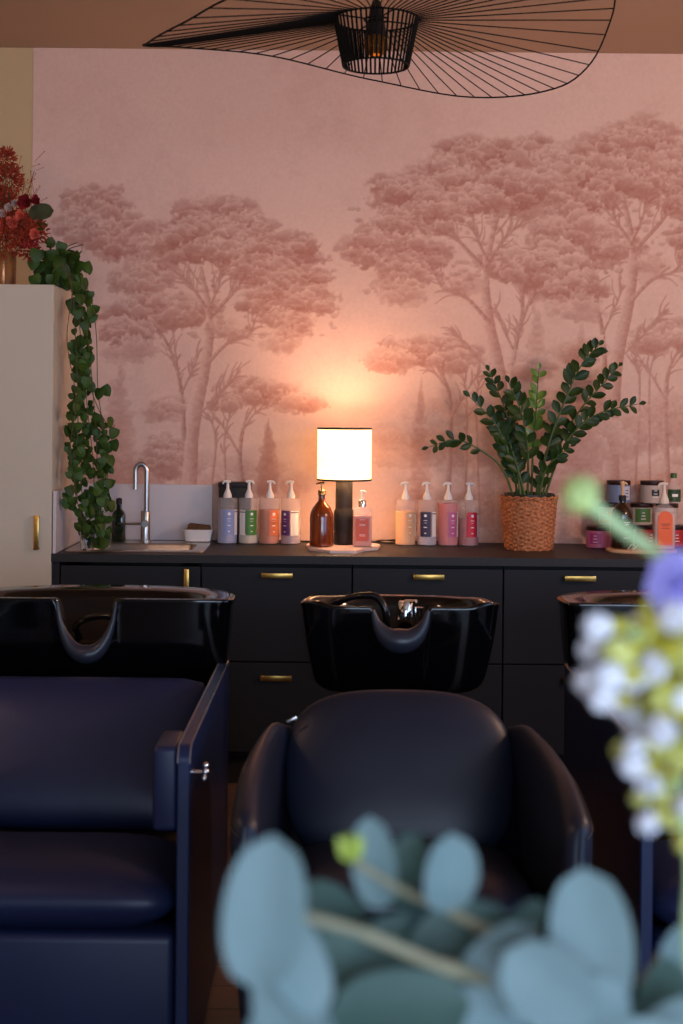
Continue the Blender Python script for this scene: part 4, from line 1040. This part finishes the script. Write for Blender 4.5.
# ------------------------------------------------------------------ foreground bouquet
BX, BY = .20, .80
b = MB(); b.box(-.25, .65, .45, 1.08, .86, .90, .004)
t = thing('console_table', 'pale console table holding the vase just below the picture', 'table', (.2, .76, 0))
obj('tabletop', b, M['wood'], t)
for x in (-.22, .58):
    for y in (.48, 1.01):
        b = MB(); b.box(x, x+.04, y, y+.04, 0, .86, .003); obj('leg', b, M['wood'], t)
t = thing('flower_vase', 'clear glass vase holding the foreground flowers just below the picture', 'vase', (BX, BY, .90))
b = MB(); b.lathe([(.05, 0), (.058, .004), (.062, .12), (.056, .2), (.053, .2), (.058, .12), (.054, .01), (0, .01)], (BX, BY, .90), 28); obj('vase_wall', b, M['glass'], t)
mouth = V((BX, BY, 1.085)); foot = V((BX, BY, .925))
FY = .75
def A(px, py, Y=FY): return at(px, py, Y)
# eucalyptus: main branch
t = thing('eucalyptus_branch', 'blurred blue-green branch with round leaves across the bottom foreground', 'branch', tuple(foot))
b = MB(); b.tube(spline([A(296, 914, .72), A(360, 932, .725), A(430, 962, .74), A(520, 1000, .77), (.17, .79, 1.10), (.185, .80, 1.04), (BX-.02, BY, .93)], 8), [.0026]*9+[.0032]*9+[.0038]*31, 8)
b.tube(spline([A(355, 862, .80), A(405, 892, .80), A(450, 912, .795), A(520, 948, .79), A(590, 985, .785), (.2, .785, 1.1), (.21, .80, 1.0), (BX+.01, BY, .93)], 8), [.0022]*17+[.0032]*40, 8)
b.tube(spline([A(683, 930, .86), A(655, 965, .84), A(640, 1010, .82), (.21, .81, 1.09), (.21, .81, .93)], 8), .0024, 8)
obj('twig', b, M['euc_stem'], t)
lv = [ # cx, cy, length, width, direction angle(deg, 0=up, clockwise), Y, material, tilt
    (264, 915, 150, 84, 6, .70, 0, .2), (292, 965, 130, 62, -28, .71, 0, .3), (374, 868, 96, 46, -8, .80, 0, .3), (404, 872, 76, 40, 20, .82, 1, .5), (449, 868, 80, 58, 6, .79, 0, .1),
    (590, 940, 140, 84, -4, .74, 0, .2), (548, 985, 110, 80, -50, .72, 0, .5), (345, 970, 150, 80, 100, .77, 1, .6), (465, 955, 120, 84, 70, .78, 1, .5), (400, 1008, 140, 76, 80, .74, 1, .6),
    (525, 920, 56, 30, 50, .80, 1, .4), (655, 990, 84, 56, 15, .82, 1, .3), (618, 1012, 110, 60, 100, .80, 1, .5), (335, 918, 90, 54, 130, .82, 1, .4), (690, 960, 60, 56, 30, .80, 0, .3), (480, 1030, 100, 70, 95, .74, 0, .5),
    (280, 1010, 90, 50, -20, .73, 0, .5), (430, 925, 80, 40, 120, .84, 1, .4), (675, 1020, 80, 60, 60, .78, 0, .2), (305, 1035, 120, 70, 95, .75, 0, .5), (500, 975, 110, 70, 40, .75, 0, .4), (362, 1025, 90, 60, 20, .76, 0, .3),
    (585, 1015, 100, 74, 75, .72, 0, .4), (640, 1040, 90, 60, 90, .74, 0, .4), (380, 955, 110, 66, 60, .80, 1, .5), (445, 1005, 110, 66, 110, .76, 1, .5), (310, 985, 100, 60, 70, .79, 1, .5)]
for i, (cx, cy, L, Wd, an, Y, mi, tl) in enumerate(lv):
    s_ = Y/F; a = math.radians(an); d = V((math.sin(a), .0, math.cos(a))); c = A(cx, cy, Y)
    nv = V((.35*math.sin(i*1.9), -1, tl)); base = c-d*(L*s_/2); base.y += .01*math.sin(i)
    b = MB(); b.leaf(base, d+V((0, .2*math.sin(i*2.7), 0)), nv, L*s_, Wd*s_, .12, .18, 12, 'round', thick=.0006); obj('leaf', b, M['euc'] if mi == 0 else M['euc_d'], t)
b = MB()
for k in range(9): b.leaf(A(350, 862, .8), V((math.sin(k*2.4)*.5, math.cos(k*2.4)*.3, 1)), V((math.sin(k), -1, 0)), .016, .009, .1, .2, 5)
so = obj('young_shoot', b, M['lime'], t)
# green globe bud
t = thing('globe_bud', 'blurred pale green ball-shaped bud on a thick stalk in the foreground', 'flower', tuple(foot))
b = MB(); P = spline([A(584, 500, .78), A(620, 528, .78), A(668, 566, .78), A(715, 640, .79), A(720, 800, .79), (.24, .80, 1.1), (BX+.03, BY, .93)], 8)
b.tube(P, .0038, 10); obj('stalk', b, M['stalk'], t)
b = MB(); c = A(580, 495, .78); b.ball(c, .0100, 24, noise=.06)
for k in range(60):
    d = V((random.gauss(0, 1), random.gauss(0, 1), random.gauss(0, 1))).normalized(); b.leaf(c+d*.0088, d+V((.3, 0, .3)), d, .004, .003, .1, .2, 3)
obj('bud', b, M['bud'], t)
# violet flower
t = thing('violet_flower', 'blurred violet ruffled flower at the right edge of the foreground', 'flower', tuple(foot))
b = MB(); c = A(679, 584, .76)
for k in range(64):
    a = k*2.399; e = math.sqrt(k/64); d = V((math.cos(a)*e, -.55+.5*e, math.sin(a)*e*.85)).normalized(); L = (.008+.006*e)
    b.leaf(c+d*.006*e, d, V((0, -1, 0))+d*.4, L, .010+.003*random.random(), .15*random.random(), .4, 6, 'round')
obj('petals', b, M['violet'], t)
b = MB(); b.ball(c+V((0, .008, 0)), .006, 12); b.tube(spline([c+V((0, .01, 0)), A(700, 640, .79), A(712, 800, .8), (.245, .81, 1.1), (BX+.02, BY+.01, .93)], 8), .0016, 8); obj('stalk', b, M['stalk'], t)
# white and lemon flower spike
t = thing('white_flower_spike', 'blurred spike of white and lemon blossoms at the right edge of the foreground', 'flower', tuple(foot))
b = MB(); b.tube(spline([A(630, 625, .72), A(655, 680, .725), A(672, 760, .73), A(690, 860, .74), A(690, 960, .76), (.225, .79, 1.1), (BX, BY-.01, .93)], 8), .0028, 8); obj('stalk', b, M['stalk'], t)
def floret_meshes():
    out = []
    for v in range(3):
        b = MB()
        for k in range(6):
            a = 2*PI*k/6+v; d = V((math.cos(a)*.5, math.sin(a)*.5, 1))
            b.leaf((0, 0, .001), d, V((math.cos(a), math.sin(a), -.3)), .0155, .0135, .25, -.4, 6, 'round')
        b.ball((0, 0, .008), .0055, 10, (1, 1, 1.2))
        p = obj('petals', b, M['petal'] if v != 2 else M['petal_y'])
        b = MB(); b.ball((0, 0, -.001), .0042, 10, (1, 1, 1.5)); b.tube([(0, 0, 0), (0, .002, -.012)], [.003, .0015], 6); q = obj('calyx', b, M['calyx'])
        out.append((p.data, q.data)); bpy.data.objects.remove(p); bpy.data.objects.remove(q)
    return out
FM = floret_meshes()
fl = [(606, 626, 1.0, 0), (633, 616, .9, 0), (655, 622, 1.1, 0), (640, 632, .9, 2), (600, 652, 1.0, 0), (622, 648, 1.0, 2), (645, 655, 1.2, 0), (598, 676, 1.05, 0), (618, 676, 1.0, 1), (640, 684, 1.2, 0), (662, 668, 1.2, 2), (676, 650, 1.1, 2),
      (612, 700, 1.0, 0), (632, 706, 1.05, 0), (655, 706, 1.2, 2), (676, 700, 1.2, 2), (640, 724, .9, 0), (660, 730, 1.1, 2), (680, 738, 1.1, 2), (625, 746, .75, 2), (636, 744, .7, 0), (650, 766, 1.0, 0), (660, 780, 1.05, 0), (676, 770, 1.0, 2),
      (652, 792, .75, 2), (668, 800, .9, 2), (656, 815, .8, 0), (672, 822, .9, 2), (682, 836, .9, 2), (684, 800, 1.0, 0), (668, 690, 1.1, 1), (684, 672, 1.1, 2), (688, 716, 1.1, 2), (668, 638, 1.0, 2), (648, 640, .9, 2), (628, 664, .9, 2), (650, 674, 1.0, 2), (644, 700, 1.0, 2), (664, 716, 1.1, 0), (672, 752, 1.0, 2), (688, 760, 1.0, 0), (664, 756, .9, 2)]
for i, (px, py, s, v) in enumerate(fl):
    p, q = FM[v]; o = bpy.data.objects.new('floret', p); C.objects.link(o); o.parent = t
    pos = A(px+9 if px < 650 else px, py, .715+.02*math.sin(i*2.1)+(.015 if v == 2 else 0)); o.location = pos-V(t.location)
    axp = 648+(py-620)*.17; dd = V(((px-axp)/22+random.uniform(-.4, .4), random.uniform(-.9, -.2), random.uniform(-.7, .8))).normalized()
    o.rotation_euler = V((0, 0, 1)).rotation_difference(dd).to_euler(); o.scale = (s, s, s)
    c_ = bpy.data.objects.new('calyx', q); C.objects.link(c_); c_.parent = o

# ------------------------------------------------------------------ light
def area(loc, rot, sx, sy, col, e, name):
    l = bpy.data.lights.new(name, 'AREA'); l.shape = 'RECTANGLE'; l.size = sx; l.size_y = sy; l.color = col; l.energy = e
    o = bpy.data.objects.new(name, l); C.objects.link(o); o.location = loc; o.rotation_euler = rot; return o
def point(loc, col, e, r, name):
    l = bpy.data.lights.new(name, 'POINT'); l.color = col; l.energy = e; l.shadow_soft_size = r
    o = bpy.data.objects.new(name, l); C.objects.link(o); o.location = loc; return o
point(LAMP+V((0, 0, .02)), (1, .66, .47), 12.5, .055, 'lamp_light')
area((XR+.12, (WY0+WY1)/2, (WZ0+WZ1)/2), (0, math.radians(90), 0), WZ1-WZ0, WY1-WY0, (.32, .56, 1.0), 75, 'daylight_side')
area(((FX0+FX1)/2, YF-.12, (FZ0+FZ1)/2), (math.radians(90), 0, 0), FX1-FX0, FZ1-FZ0, (.60, .76, 1.0), 190, 'daylight_front')
# the salon's other lamps, outside the frame
point((2.4, 3.7, 2.2), (1, .64, .44), 82, .12, 'salon_lamp_right')
point((-1.9, 2.6, 2.4), (1, .62, .42), 24, .12, 'salon_lamp_left')
w = bpy.data.worlds.new('world'); S.world = w; w.use_nodes = True
w.node_tree.nodes['Background'].inputs[0].default_value = (.35, .55, 1, 1); w.node_tree.nodes['Background'].inputs[1].default_value = .5

# ------------------------------------------------------------------ camera
cd = bpy.data.cameras.new('camera'); cam = bpy.data.objects.new('camera', cd); C.objects.link(cam)
cam.location = (0, 0, HC); cam.rotation_euler = (PI/2, -ROLL, 0)
cd.sensor_fit = 'HORIZONTAL'; cd.sensor_width = 24; cd.lens = F/683*24
cd.shift_y = -(512-CY)/683; cd.clip_start = .05
cd.dof.use_dof = True; cd.dof.focus_distance = 5.6; cd.dof.aperture_fstop = 4.6
S.camera = cam
S.view_settings.view_transform = 'Standard'; S.view_settings.look = 'None'; S.view_settings.exposure = 0; S.view_settings.gamma = 1
S.view_settings.use_curve_mapping = False
